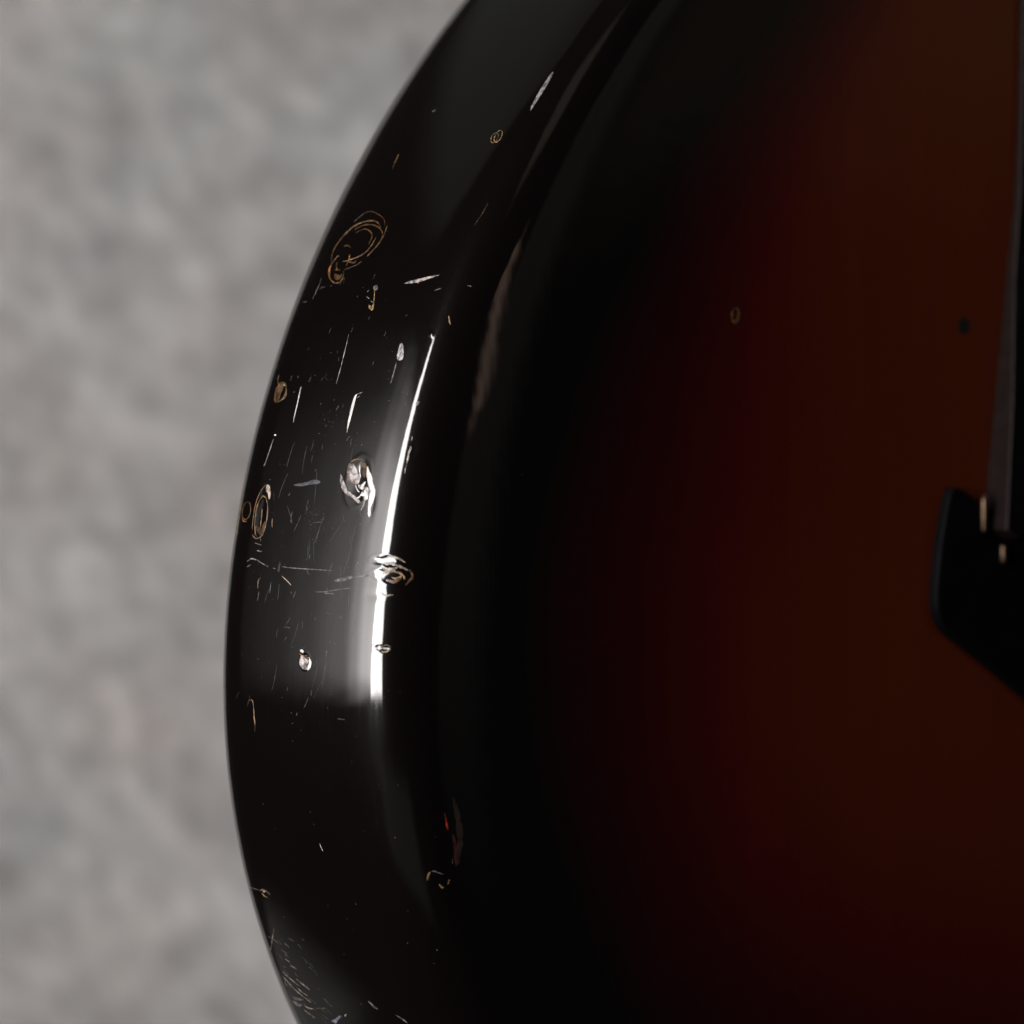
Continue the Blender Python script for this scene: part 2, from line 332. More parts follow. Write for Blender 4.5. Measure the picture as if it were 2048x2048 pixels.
def ribbon(pts, hw):
    p = np.array(pts, float); n = len(p)
    if n == 2: p = np.array([p[0], (p[0]+p[1])/2, p[1]]); n = 3
    per = 5; q = []
    for i in range(n-1):                      # smooth the traced points
        p0, p1, p2, p3 = p[max(i-1, 0)], p[i], p[i+1], p[min(i+2, n-1)]
        for k in range(per):
            t = k/per; q.append(0.5*((2*p1)+(-p0+p2)*t+(2*p0-5*p1+4*p2-p3)*t*t+(-p0+3*p1-3*p2+p3)*t**3))
    q.append(p[-1]); q = np.array(q); m = len(q)
    d = np.gradient(q, axis=0); d /= np.linalg.norm(d, axis=1)[:, None]+1e-9
    pr = np.stack([-d[:, 1], d[:, 0]], -1)
    x = np.linspace(0, 1, m); wd = hw*(0.12+0.88*np.sin(np.pi*x)**0.6)*(1+0.35*np.sin(x*37+p[0, 0])*np.sin(x*11+p[0, 1]))
    rows = []
    for off, lift in ((-1, 0.002), (0, 0.012+min(0.3*hw, 0.02)), (1, 0.002)):
        c = q + pr*(wd*off)[:, None]; P, _ = S(c[:, 0], c[:, 1], lift); rows.append(P)
    V = np.stack(rows, 1).reshape(-1, 3)
    F_ = [(3*i+j, 3*i+j+1, 3*i+4+j, 3*i+3+j) for i in range(m-1) for j in (0, 1)]
    return V, F_
def blob(pts):
    p = np.array(pts, float); n = len(p); c = p.mean(0); q = []
    for i in range(n):
        p0, p1, p2, p3 = p[i-1], p[i], p[(i+1) % n], p[(i+2) % n]
        for t in (0, 1/3, 2/3): q.append(0.5*((2*p1)+(-p0+p2)*t+(2*p0-5*p1+4*p2-p3)*t*t+(-p0+3*p1-3*p2+p3)*t**3))
    q = np.array(q); m = len(q); V = []
    for f, lift in ((1, 0.002), (0.8, 0.02), (0.4, 0.028)):
        r = c+(q-c)*f; V.append(S(r[:, 0], r[:, 1], lift)[0])
    V.append(S(c[0:1], c[1:2], 0.03)[0]); V = np.concatenate(V)
    F_ = [(k*m+i, k*m+(i+1) % m, (k+1)*m+(i+1) % m, (k+1)*m+i) for k in (0, 1) for i in range(m)]
    F_ += [(2*m+i, 2*m+(i+1) % m, 3*m) for i in range(m)]
    return V, F_
MARKS = [
["chip","large impact ring with nested amber cracks",[["L","amberdim",0.047,[[-72.79,17.77],[-74.23,19.47],[-74.44,21.15],[-73.69,23.37],[-72.84,24.81],[-71.88,25.48]]],["L","amber",0.073,[[-65.67,16.54],[-67.85,15.85],[-70.11,16.58],[-71.95,18.08],[-72.71,20.37],[-72.79,22.3],[-72.32,23.8],[-71.48,24.71]]],["L","gold",0.051,[[-70.37,16.8],[-71.88,18.13],[-72.69,20.39],[-72.76,22.4]]],["L","amberdim",0.08,[[-71.32,18.65],[-72.01,20.25],[-72.13,21.97],[-71.7,23.98],[-70.66,25.6],[-69.17,26.07]]],["L","amber",0.055,[[-70.74,19.44],[-71.28,20.49],[-71.28,21.75],[-70.7,23.05],[-69.88,23.69],[-68.53,23.64]]],["L","amber",0.095,[[-66.06,20.73],[-66.58,22.6],[-67.46,23.88],[-68.65,24.45],[-69.86,24.66]]],["L","amberdim",0.128,[[-66.58,24.44],[-68.5,25.74],[-70.25,26.17],[-71.87,26.05]]],["L","amber",0.08,[[-66.9,17.52],[-65.53,16.81],[-64.34,16.7],[-62.98,17.77],[-62.21,19.19],[-62.24,20.45],[-63.02,20.79],[-64.08,20.37]]],["L","orange",0.146,[[-65.4,16.79],[-64.6,16.74],[-63.51,17.47]]],["L","orange",0.109,[[-67.01,20.21],[-66.07,20.59]]],["L","gold",0.058,[[-65.77,19.35],[-65.99,20.77],[-66.36,22.0]]],["L","amber",0.088,[[-65.75,17.95],[-64.94,18.22],[-64.19,18.94]]],["L","amber",0.047,[[-64.42,17.99],[-64.35,19.5]]],["B","woodamber",0.0,[[-63.74,18.55],[-63.45,19.62],[-63.69,20.31],[-62.9,20.28],[-62.59,19.53],[-63.07,18.82]]],["L","amberdim",0.051,[[-64.35,20.41],[-64.71,21.64],[-65.22,22.97],[-65.73,23.58]]],["L","amber",0.044,[[-68.43,17.94],[-68.6,18.76],[-68.09,19.78]]],["L","gold",0.044,[[-66.57,17.34],[-66.89,17.71]]],["L","amberdim",0.073,[[-65.0,20.59],[-65.67,20.59],[-65.5,22.11],[-66.03,22.18]]]]],
["chip","curved amber chip below the impact ring",[["L","gold",0.08,[[-61.38,28.46],[-60.6,29.05],[-59.58,29.49],[-58.68,29.79],[-58.29,29.67]]],["B","gold",0.0,[[-58.41,28.86],[-58.16,29.56],[-58.55,29.88],[-57.79,30.15],[-57.46,29.97],[-57.78,29.24]]],["L","grey",0.066,[[-60.53,27.52],[-60.88,27.77]]],["L","grey",0.058,[[-59.76,27.8],[-59.38,28.58]]],["L","grey",0.055,[[-59.06,28.98],[-58.78,29.69]]],["L","amberdim",0.044,[[-63.59,27.7],[-62.68,27.82]]],["B","dim",0.0,[[-61.51,28.48],[-61.64,29.08],[-61.13,29.5],[-60.74,29.27],[-60.99,28.73]]]]],
["scratch",None,[["B","pale",0.0,[[-62.04,34.7],[-62.54,35.98],[-62.98,37.66],[-63.46,39.43],[-63.75,40.9],[-63.14,39.57],[-62.47,37.89],[-62.1,36.18]]],["L","rust",0.073,[[-62.96,37.04],[-62.07,37.45]]]]],
["scratch",None,[["L","grey",0.036,[[-63.06,15.66],[-61.74,15.73],[-60.69,15.63],[-59.53,15.4]]]]],
["scratch",None,[["L","dim",0.036,[[-59.15,13.17],[-59.22,14.29]]]]],
["scratch",None,[["L","dim",0.047,[[-61.19,40.96],[-61.66,42.0]]]]],
["scratch",None,[["L","gold",0.055,[[-84.84,20.76],[-83.16,20.93]]],["L","amberdim",0.036,[[-82.13,21.12],[-83.63,20.74]]]]],
["chip","small brown filled ding near the back edge",[["B","woodamber",0.0,[[-43.45,13.66],[-44.88,13.63],[-45.8,14.31],[-45.87,15.2],[-45.2,15.2],[-44.26,14.86],[-43.31,15.13],[-42.75,14.92],[-42.81,14.12]]],["L","gold",0.058,[[-45.99,14.99],[-45.78,15.45],[-45.42,15.82],[-44.93,16.05],[-44.41,16.22],[-43.89,16.12],[-43.39,15.98],[-43.07,15.63],[-42.92,15.22],[-42.91,14.77],[-43.05,14.29],[-43.44,13.91],[-43.91,13.63],[-44.45,13.48],[-44.99,13.5],[-45.42,13.76],[-45.8,14.07],[-45.94,14.53],[-45.96,14.99]]],["L","orange",0.058,[[-45.62,14.08],[-44.66,14.22],[-43.52,14.27]]],["L","gold",0.058,[[-47.3,13.14],[-46.53,13.21],[-45.64,13.76]]],["L","gold",0.055,[[-44.8,16.26],[-43.85,16.52],[-43.19,16.07]]],["L","pale",0.073,[[-45.68,14.98],[-45.38,15.56]]]]],
["scratch",None,[["L","white_glint",0.095,[[-45.17,19.58],[-44.06,19.6],[-42.59,19.76],[-41.24,19.81],[-39.54,19.92]]]]],  # narrow highlight painted as a bright sliver
["scratch",None,[["B","white_glint",0.0,[[-44.07,32.29],[-43.29,32.31],[-42.08,32.35],[-40.39,32.35],[-38.7,32.27],[-38.1,32.27],[-39.41,31.97],[-40.86,31.87],[-42.55,31.8],[-43.77,31.95]]],["L","pale",0.073,[[-43.97,32.17],[-44.41,33.3]]],["L","dim",0.058,[[-43.41,32.21],[-43.8,33.04]]]]],  # spindle-shaped highlight painted as a bright blob, thin scratches beside it
["scratch",None,[["L","pale",0.051,[[-53.62,26.71],[-52.11,26.93],[-50.11,27.11],[-48.13,27.25],[-46.77,27.29],[-45.66,27.32]]]]],
["scratch",None,[["L","pale",0.055,[[-36.95,16.14],[-35.69,15.95],[-34.25,15.7],[-32.76,15.36]]]]],
["chip",None,[["B","white_glint",0.0,[[-37.57,16.59],[-37.49,16.55],[-37.45,16.4],[-37.49,16.23],[-37.58,16.13],[-37.66,16.17],[-37.7,16.31],[-37.66,16.49],[-37.57,16.59]]]]],
["chip","tall oval ding with an amber split inside",[["L","gold",0.066,[[-21.94,16.59],[-22.4,16.27],[-22.94,16.0],[-23.56,15.75],[-24.29,15.6],[-25.05,15.49],[-25.81,15.47],[-26.51,15.56],[-27.15,15.7],[-27.66,15.91],[-27.93,16.21],[-28.2,16.52],[-28.07,16.89],[-27.94,17.25],[-27.54,17.6],[-27.0,17.91],[-26.32,18.16],[-25.56,18.3],[-24.79,18.4],[-24.04,18.36],[-23.31,18.3],[-22.71,18.11],[-22.19,17.88],[-21.99,17.55],[-21.76,17.23]]],["L","gold",0.095,[[-26.22,16.75],[-25.05,16.92],[-23.43,17.05]]],["L","amber",0.128,[[-27.03,15.6],[-25.95,15.37],[-25.04,15.67]]],["B","woodamber",0.0,[[-23.6,15.99],[-23.43,16.9],[-22.53,17.69],[-24.33,17.96],[-23.8,18.38],[-22.18,17.77],[-22.88,16.46]]],["B","tan",0.0,[[-29.94,16.98],[-29.58,17.8],[-28.31,18.31],[-27.67,18.13],[-28.67,17.5],[-29.03,16.96]]],["L","amber",0.066,[[-29.94,16.69],[-28.85,15.71],[-27.03,15.06],[-25.04,15.02],[-23.06,15.24]]],["L","gold",0.051,[[-22.34,15.42],[-21.72,16.44],[-22.0,17.53]]]]],
["chip","small amber oval beside the back edge",[["L","amber",0.058,[[-27.29,12.86],[-27.19,13.28],[-26.94,13.65],[-26.53,13.88],[-26.08,14.04],[-25.61,14.03],[-25.19,13.87],[-24.84,13.62],[-24.67,13.25],[-24.61,12.82],[-24.79,12.39],[-25.03,11.95],[-25.43,11.6],[-25.9,11.45],[-26.36,11.48],[-26.77,11.68],[-27.09,12.0],[-27.3,12.41],[-27.34,12.86]]],["L","orange",0.091,[[-25.1,11.7],[-24.44,12.36],[-24.33,13.48]]]]],
["scratch",None,[["L","gold",0.055,[[-27.68,10.11],[-25.54,10.46],[-23.71,10.54],[-22.06,10.76]]]]],
["scratch",None,[["L","gold",0.055,[[-24.8,19.68],[-23.81,19.81],[-23.46,20.01]]]]],
["chip","deep chip with broken lacquer, reflections painted on its floor and rim",[["B","shell",0.0,[[-31.65,32.92],[-31.29,33.24],[-30.41,33.72],[-29.74,34.45],[-29.09,35.44],[-28.45,36.7],[-27.67,37.96],[-27.64,37.25],[-28.22,36.21],[-28.73,34.8],[-29.59,33.69],[-30.67,33.0]]],["B","shell",0.0,[[-33.11,34.38],[-33.41,34.95],[-32.81,35.67],[-32.13,36.12],[-31.6,36.72],[-31.05,36.77],[-30.36,36.59],[-30.47,35.83],[-31.0,34.96],[-31.67,34.37],[-32.49,34.15]]],["L","amber",0.095,[[-30.71,34.66],[-32.07,34.11],[-33.32,34.23],[-33.96,35.07],[-34.1,36.31],[-33.83,37.39]]],["L","orange",0.066,[[-30.35,36.23],[-30.6,35.43],[-31.12,34.65],[-32.07,34.15]]],["B","woodamber",0.0,[[-33.52,36.47],[-33.55,37.37],[-32.88,37.83],[-31.92,37.9],[-31.35,37.6],[-32.16,36.94],[-32.85,36.93]]],["L","white_glint",0.088,[[-33.38,36.33],[-32.42,36.41],[-31.33,36.88]]],["B","broken",0.0,[[-30.23,36.71],[-30.32,37.32],[-30.82,38.09],[-30.0,38.12],[-29.89,38.86],[-28.81,39.25],[-28.12,39.1],[-27.97,38.61],[-28.5,38.31],[-28.75,37.62],[-29.44,37.81],[-29.85,37.62],[-29.76,37.01]]],["B","white_glint",0.0,[[-33.09,37.95],[-32.49,38.38],[-31.69,39.11],[-30.61,39.63],[-29.55,40.26],[-28.73,40.34],[-27.77,40.19],[-27.07,39.97],[-25.99,40.15],[-25.51,40.08],[-25.9,39.75],[-27.19,39.51],[-28.16,39.81],[-29.12,39.86],[-29.77,39.15],[-30.84,38.62],[-31.65,38.1],[-32.74,37.86]]],["L","white_glint",0.08,[[-30.27,36.06],[-29.47,36.72],[-29.15,37.25]]],["L","white_glint",0.088,[[-28.24,36.66],[-28.4,37.43],[-28.89,37.68]]],["L","pale",0.109,[[-27.97,38.61],[-27.28,38.59],[-26.45,38.24]]],["L","pale",0.058,[[-27.77,36.95],[-27.5,37.74],[-27.69,38.49]]]]],  # floor patches and bright rim carry the reflected softbox as colour
["chip","small round chip with a reflection painted on its floor",[["B","shell",0.0,[[-4.45,28.88],[-4.7,29.53],[-4.49,30.37],[-3.59,30.57],[-2.67,30.43],[-2.76,29.44],[-3.42,28.75]]],["B","white_glint",0.0,[[-4.5,30.69],[-3.83,31.21],[-3.03,31.14],[-2.49,30.6],[-2.9,30.42],[-3.59,30.79]]],["L","orange",0.073,[[-5.02,28.69],[-4.62,29.2],[-4.72,30.35]]],["B","woodamber",0.0,[[-4.7,29.53],[-4.61,30.43],[-3.92,30.39],[-3.69,30.07],[-4.25,29.78]]],["B","white_glint",0.0,[[-5.11,29.57],[-5.05,29.33],[-5.14,29.02],[-5.33,28.81],[-5.5,28.84],[-5.56,29.07],[-5.47,29.39],[-5.28,29.59],[-5.11,29.57]]]]],  # floor patch and bright crescent carry reflected light as colour
["chip","shell shaped ding on the front edge with amber ripples",[["L","tan",0.131,[[-19.88,43.93],[-20.0,44.41],[-19.89,45.09],[-19.67,45.9],[-19.27,46.67]]],["L","taupe",0.182,[[-18.63,43.07],[-18.89,43.93],[-18.91,44.72],[-18.7,45.59],[-18.43,46.47],[-18.15,47.28]]],["L","taupe",0.219,[[-18.21,43.25],[-17.89,43.86],[-17.83,44.54],[-18.14,45.12],[-18.45,45.62]]],["B","tan",0.0,[[-18.17,44.14],[-18.23,45.11],[-17.92,45.32],[-17.71,45.1],[-17.68,44.56],[-17.46,43.91],[-17.64,43.76],[-17.8,44.18]]],["L","gold",0.139,[[-17.29,43.36],[-17.49,44.21],[-17.71,45.1],[-17.62,46.02],[-17.25,46.6],[-16.72,46.89]]],["B","woodamber",0.0,[[-16.49,44.14],[-16.54,44.69],[-16.49,45.42],[-17.08,46.25],[-16.78,46.35],[-16.15,45.69],[-15.98,45.23],[-16.17,44.72],[-16.25,44.23]]],["L","gold",0.124,[[-16.87,44.83],[-16.76,45.57],[-17.08,46.19],[-17.35,46.35]]],["L","amberdim",0.164,[[-18.29,47.38],[-17.72,47.81],[-16.96,47.83],[-16.52,47.33]]],["L","tan",0.124,[[-14.63,43.27],[-14.22,43.94],[-14.08,44.56],[-14.32,45.45]]],["B","white_glint",0.0,[[-16.77,43.06],[-16.65,43.03],[-16.56,42.91],[-16.55,42.76],[-16.62,42.63],[-16.74,42.57],[-16.86,42.6],[-16.95,42.72],[-16.96,42.87],[-16.89,43.0],[-16.77,43.06]]],["B","pale",0.0,[[-16.64,43.67],[-16.56,43.64],[-16.53,43.54],[-16.55,43.44],[-16.61,43.4],[-16.69,43.43],[-16.72,43.52],[-16.7,43.62],[-16.64,43.67]]],["L","amberdim",0.109,[[-15.92,47.03],[-16.47,47.46],[-17.14,47.75]]]]],
["chip",None,[["B","white_glint",0.0,[[-6.26,44.22],[-6.03,44.15],[-5.93,43.96],[-6.01,43.76],[-6.24,43.66],[-6.47,43.74],[-6.57,43.93],[-6.48,44.13],[-6.26,44.22]]],["L","gold",0.088,[[-5.73,44.17],[-5.68,44.86],[-6.13,45.63]]],["L","amberdim",0.073,[[-6.41,44.03],[-6.68,44.93],[-6.37,45.84]]]]],
["scratch","short grainy scuff patch",[["B","scuff",0.0,[[-52.29,38.05],[-52.35,38.39],[-51.87,38.76],[-50.77,39.3],[-49.91,39.41],[-49.6,39.07],[-49.74,38.47],[-50.35,38.12],[-50.97,38.1],[-51.71,38.03]]]]],
["scratch",None,[["L","dim",0.109,[[-49.37,38.4],[-47.89,38.49],[-45.92,38.51]]]]],
["scratch",None,[["L","grey",0.095,[[-18.3,15.12],[-18.7,16.01],[-18.56,17.35]]],["L","grey",0.058,[[-18.56,17.35],[-18.04,18.75],[-17.6,20.29]]],["L","pale",0.055,[[-17.41,21.34],[-17.29,22.0]]]]],
["scratch",None,[["L","dim",0.073,[[-17.44,15.1],[-17.84,16.18]]]]],
["scratch",None,[["L","dim",0.073,[[-17.65,23.14],[-17.48,25.95],[-17.4,29.33],[-17.29,34.53]]]]],
["scratch",None,[["B","dim",0.0,[[-15.95,35.05],[-16.47,37.16],[-16.81,40.1],[-17.0,41.57],[-16.73,41.61],[-16.38,39.0],[-15.89,36.93],[-15.73,35.39]]]]],
["scratch",None,[["L","dim",0.058,[[-14.07,31.14],[-14.18,33.39],[-14.61,36.17],[-14.99,39.48]]]]],
["scratch",None,[["L","dim",0.095,[[-13.94,33.1],[-13.91,35.17]]]]],
["scratch",None,[["L","tan",0.058,[[-16.28,23.55],[-15.57,24.88],[-14.86,26.02]]]]],
["scratch",None,[["L","gold",0.058,[[-15.91,18.84],[-15.44,18.29],[-14.28,18.37]]],["L","amberdim",0.044,[[-13.83,18.73],[-12.44,18.56]]]]],
["scratch",None,[["L","dim",0.051,[[-21.11,16.25],[-20.73,18.2]]]]],
["scratch",None,[["L","grey",0.08,[[-19.95,17.07],[-19.78,18.33]]]]],
["scratch","long straw coloured scratch on the lower side",[["L","gold",0.055,[[2.38,17.35],[2.24,18.09],[2.96,18.37],[4.34,18.49],[5.72,18.63],[6.87,18.47]]],["L","gold",0.088,[[4.57,18.37],[5.95,18.61]]]]],
["scratch",None,[["L","grey",0.04,[[31.46,9.48],[31.26,12.15],[31.42,13.92]]]]],
["chip","tiny split ding on the lower back edge",[["L","gold",0.073,[[31.5,13.89],[31.24,14.61],[31.36,15.55],[31.85,16.31]]],["L","gold",0.109,[[31.76,14.32],[32.21,14.81],[32.39,15.64]]],["L","white_glint",0.073,[[31.47,14.72],[31.53,15.21]]]]],
["chip","faint square ring of dull gold",[["L","goldim",0.164,[[28.76,48.69],[29.23,48.27],[30.02,47.96]]],["L","goldim",0.146,[[30.9,51.34],[31.37,51.15],[31.63,50.85]]],["L","goldim",0.146,[[31.07,49.54],[31.71,49.84],[31.93,50.23]]],["L","dim",0.091,[[28.66,48.85],[29.04,49.56],[29.85,50.58]]]]],
["scratch","small red sliver where the colour shows through",[["L","red",0.146,[[20.24,52.63],[21.32,52.71],[22.54,52.73],[23.15,52.75]]]]],
["scratch","dull red brown curved rub on the lower front edge",[["L","browndim",0.547,[[17.98,54.47],[20.5,54.75],[23.15,54.79],[25.43,54.53],[27.56,53.83],[29.45,52.99]]],["L","reddim",0.328,[[23.99,53.49],[25.72,53.53],[27.82,53.25],[29.12,52.95]]],["L","dim",0.073,[[27.92,52.65],[28.75,52.38]]]]],
["scratch",None,[["L","pale",0.08,[[23.26,30.25],[23.85,30.43],[24.41,30.69]]]]],
["scratch",None,[["L","tan",0.047,[[37.32,15.05],[38.83,13.91],[39.97,13.02],[41.49,11.69]]]]],
["scratch",None,[["L","tan",0.046,[[44.87,13.38],[45.77,14.63],[46.93,16.46]]]]],
["scratch",None,[["L","tan",0.046,[[45.67,12.76],[46.27,13.46],[47.15,14.26],[48.28,15.71],[49.6,17.67]]]]],
["scratch",None,[["L","tan",0.046,[[45.74,16.3],[46.56,17.46],[47.31,18.64]]]]],
["scratch",None,[["L","tan",0.046,[[47.29,15.66],[48.05,16.65],[48.53,17.57]]]]],
["scratch",None,[["L","tan",0.046,[[43.46,16.08],[43.69,16.67],[44.02,17.35]]]]],
["scratch",None,[["L","tan",0.046,[[42.42,15.28],[42.9,16.16]]]]],
["scratch",None,[["L","tan",0.046,[[51.16,15.14],[51.79,16.08],[52.43,17.0]]]]],
["scratch",None,[["L","tan",0.046,[[50.31,15.55],[50.66,16.35],[50.78,17.49]]]]],
["scratch",None,[["L","tan",0.046,[[46.53,12.68],[47.27,12.93]]]]],
["scratch",None,[["L","dim",0.044,[[39.03,12.37],[39.23,13.61],[39.85,14.82]]]]],
["scratch",None,[["L","dim",0.044,[[50.67,18.14],[50.49,19.42],[50.39,20.83]]]]],
["scratch","whitish rubbed scuff on the lower edge",[["B","dim",0.0,[[49.07,12.94],[49.07,14.41],[49.31,16.13],[49.6,14.73],[49.48,13.48]]],["B","dim",0.0,[[49.99,12.66],[49.95,14.3],[50.18,15.42],[50.68,14.27],[50.58,13.45]]]]],
["scratch","bluish scuff at the bottom of the side",[["B","blue",0.0,[[52.61,20.81],[52.15,21.93],[51.47,23.27],[51.66,23.72],[52.34,22.4],[53.09,21.58],[52.88,21.13]]],["B","blue",0.0,[[51.32,24.47],[51.06,25.08],[51.6,24.6]]]]],
["scratch",None,[["B","dim",0.0,[[48.54,31.07],[48.67,31.45],[49.43,32.12],[49.92,32.58],[49.73,31.8],[49.03,31.27]]]]],
["scratch",None,[["B","dim",0.0,[[50.78,35.58],[51.05,36.29],[51.84,37.25],[52.28,37.36],[51.63,36.68]]]]],
["scratch","faint blue scuff streak across the side",[["B","bluedim",0.0,[[-29.93,23.09],[-30.24,25.1],[-30.49,26.4],[-30.8,27.67],[-30.54,28.91],[-30.18,28.51],[-29.98,26.54],[-29.72,24.9]]]]],
["scratch","grey tapered scratch on the upper side",[["B","grey",0.0,[[-101.55,42.8],[-100.71,43.03],[-98.2,43.17],[-95.09,43.05],[-93.75,42.96],[-94.79,42.68],[-97.27,42.56],[-100.19,42.59]]]]],
["chip","tiny double ring of gold near the top",[["L","gold",0.062,[[-88.87,39.47],[-88.72,39.72],[-88.46,39.93],[-88.12,40.07],[-87.76,40.11],[-87.43,40.07],[-87.18,39.93],[-87.05,39.72],[-87.07,39.48],[-87.22,39.23],[-87.49,39.01],[-87.83,38.86],[-88.2,38.81],[-88.53,38.86],[-88.77,39.0],[-88.89,39.22],[-88.87,39.47]]],["L","gold",0.062,[[-89.38,39.99],[-89.22,40.23],[-88.91,40.43],[-88.52,40.57],[-88.09,40.62],[-87.69,40.57],[-87.38,40.44],[-87.21,40.24],[-87.21,40.0],[-87.37,39.76],[-87.67,39.55],[-88.07,39.41],[-88.51,39.35],[-88.9,39.4],[-89.21,39.54],[-89.38,39.74],[-89.38,39.99]]]]],
["chip",None,[["L","dim",0.091,[[-92.78,23.24],[-93.3,23.59]]]]],
["scratch",None,[["L","gold",0.095,[[-57.76,44.53],[-57.09,44.87],[-56.39,45.22]]]]],
["scratch",None,[["L","dim",0.073,[[-63.13,45.6],[-63.21,46.29]]]]],
["scratch",None,[["L","dim",0.051,[[-61.21,40.99],[-61.68,41.99]]]]],
["scratch",None,[["L","amberdim",0.044,[[-76.93,43.72],[-74.8,43.56],[-72.63,43.12]]]]],
["chip","blurred pale ring on the sunburst face",[["L","facering",0.328,[[-91.89,91.2],[-92.01,91.47],[-91.9,91.78],[-91.59,92.08],[-91.12,92.32],[-90.56,92.47],[-90.01,92.5],[-89.55,92.41],[-89.24,92.21],[-89.13,91.93],[-89.24,91.62],[-89.56,91.33],[-90.02,91.09],[-90.56,90.95],[-91.11,90.91],[-91.58,91.0],[-91.89,91.2]]]]],
["chip",None,[["B","black",0.0,[[-134.6,130.79],[-133.58,131.16],[-132.59,131.16],[-131.97,130.81],[-131.67,130.18],[-131.69,129.46],[-132.03,128.83],[-132.69,128.46],[-133.7,128.45],[-134.68,128.8],[-135.18,129.43],[-135.15,130.15],[-134.6,130.79]]]]],
["scratch",None,[["L","pale",0.08,[[-38.3,44.38],[-37.59,44.43]]],["B","pale",0.0,[[-36.83,44.5],[-36.43,44.68],[-35.68,44.56],[-34.72,44.58],[-34.09,44.43],[-35.16,44.33],[-36.12,44.35]]],["L","grey",0.073,[[-33.99,44.5],[-33.25,44.42],[-32.55,44.51]]]]],
["scratch",None,[["B","dim",0.0,[[-43.4,43.67],[-43.79,44.01],[-43.5,44.17],[-43.01,43.9]]]]],
["scratch",None,[["L","faint",0.037,[[-10.87,35.22],[-11.0,34.57],[-11.12,33.75]]]]],
["scratch",None,[["L","faint",0.026,[[-31.98,27.37],[-32.24,27.37],[-32.49,27.5]]]]],
["scratch",None,[["L","faint",0.037,[[-25.26,38.75],[-26.02,38.29],[-26.79,37.84]]]]],
["scratch",None,[["L","faint",0.041,[[-31.53,39.92],[-31.88,39.92],[-32.24,39.99]]]]],
["scratch",None,[["L","faint",0.043,[[3.22,29.57],[2.35,30.22],[1.48,30.7]]]]],
["scratch",None,[["L","faint",0.031,[[-24.07,24.21],[-24.47,24.17],[-24.86,24.08]]]]],
["scratch",None,[["L","faint",0.034,[[-36.8,32.53],[-37.2,32.74],[-37.6,33.02]]]]],
["scratch",None,[["L","dim",0.032,[[-16.68,33.72],[-17.57,33.89],[-18.46,34.09]]]]],
["scratch",None,[["L","faint",0.038,[[-13.68,26.19],[-13.85,26.1],[-14.03,25.94]]]]],
["scratch",None,[["L","faint",0.035,[[3.35,16.79],[2.44,17.3],[1.55,17.61]]]]],
["scratch",None,[["L","faint",0.029,[[-26.14,27.12],[-26.34,27.21],[-26.54,27.3]]]]],
["scratch",None,[["L","faint",0.038,[[-21.3,17.75],[-21.92,17.56],[-22.54,17.46]]]]],
["scratch",None,[["L","faint",0.027,[[-3.55,32.33],[-3.86,32.34],[-4.17,32.3]]]]],
["scratch",None,[["L","faint",0.028,[[2.17,14.0],[1.66,14.56],[1.17,14.86]]]]],
["scratch",None,[["L","dim",0.036,[[-10.29,36.83],[-10.54,36.9],[-10.81,37.12]]]]],
["scratch",None,[["L","faint",0.031,[[0.65,26.13],[0.35,26.19],[0.06,26.27]]]]],
["scratch",None,[["L","dim",0.031,[[4.54,38.09],[4.46,37.31],[4.37,36.61]]]]],
["scratch",None,[["L","faint",0.037,[[-17.3,38.72],[-18.23,38.94],[-19.15,39.14]]]]],
["scratch",None,[["L","dim",0.032,[[-22.3,16.07],[-22.93,16.07],[-23.55,15.93]]]]],
["scratch",None,[["L","dim",0.038,[[-4.59,34.18],[-5.05,34.33],[-5.51,34.34]]]]],
["scratch",None,[["L","faint",0.036,[[-25.94,40.26],[-26.39,40.08],[-26.84,40.07]]]]],
["scratch",None,[["L","dim",0.038,[[-13.65,21.3],[-14.47,21.27],[-15.29,21.3]]]]],
["scratch",None,[["L","dim",0.034,[[-25.12,23.84],[-25.92,23.21],[-26.73,22.63]]]]],
["scratch",None,[["L","faint",0.031,[[-22.49,17.7],[-22.96,17.64],[-23.42,17.78]]]]],
["scratch",None,[["L","dim",0.036,[[-8.65,26.4],[-8.7,25.72],[-8.75,24.87]]]]],
["scratch",None,[["L","dim",0.029,[[-25.72,40.6],[-26.22,40.8],[-26.72,40.91]]]]],
["scratch",None,[["L","faint",0.028,[[-29.27,33.84],[-29.37,34.33],[-29.47,34.62]]]]],
["scratch",None,[["L","dim",0.027,[[-16.51,29.54],[-16.95,29.18],[-17.4,28.93]]]]],
["scratch",None,[["L","faint",0.041,[[-6.67,25.19],[-7.02,25.52],[-7.37,25.76]]]]],
["scratch",None,[["L","dim",0.035,[[-14.18,40.56],[-14.21,40.33],[-14.23,39.93]]]]],
["scratch",None,[["L","dim",0.035,[[-24.3,23.96],[-25.12,23.95],[-25.95,23.95]]]]],
["scratch",None,[["L","dim",0.027,[[-30.09,25.05],[-30.37,26.39],[-30.65,27.58]]]]],
["scratch",None,[["L","faint",0.031,[[-9.0,25.38],[-9.59,25.89],[-10.18,26.23]]]]],
["scratch",None,[["L","dim",0.032,[[-13.05,26.54],[-13.58,26.85],[-14.11,26.96]]]]],
["scratch",None,[["L","faint",0.033,[[1.2,31.31],[0.79,31.3],[0.37,31.36]]]]],
["scratch",None,[["L","dim",0.037,[[4.21,28.11],[4.01,28.15],[3.81,28.22]]]]],
["scratch",None,[["L","faint",0.03,[[-24.57,35.41],[-25.15,35.08],[-25.73,34.75]]]]],
["scratch",None,[["L","faint",0.037,[[-35.27,27.83],[-35.69,27.75],[-36.11,27.68]]]]],
["scratch",None,[["L","faint",0.035,[[-9.86,31.58],[-10.13,31.66],[-10.39,31.81]]]]],
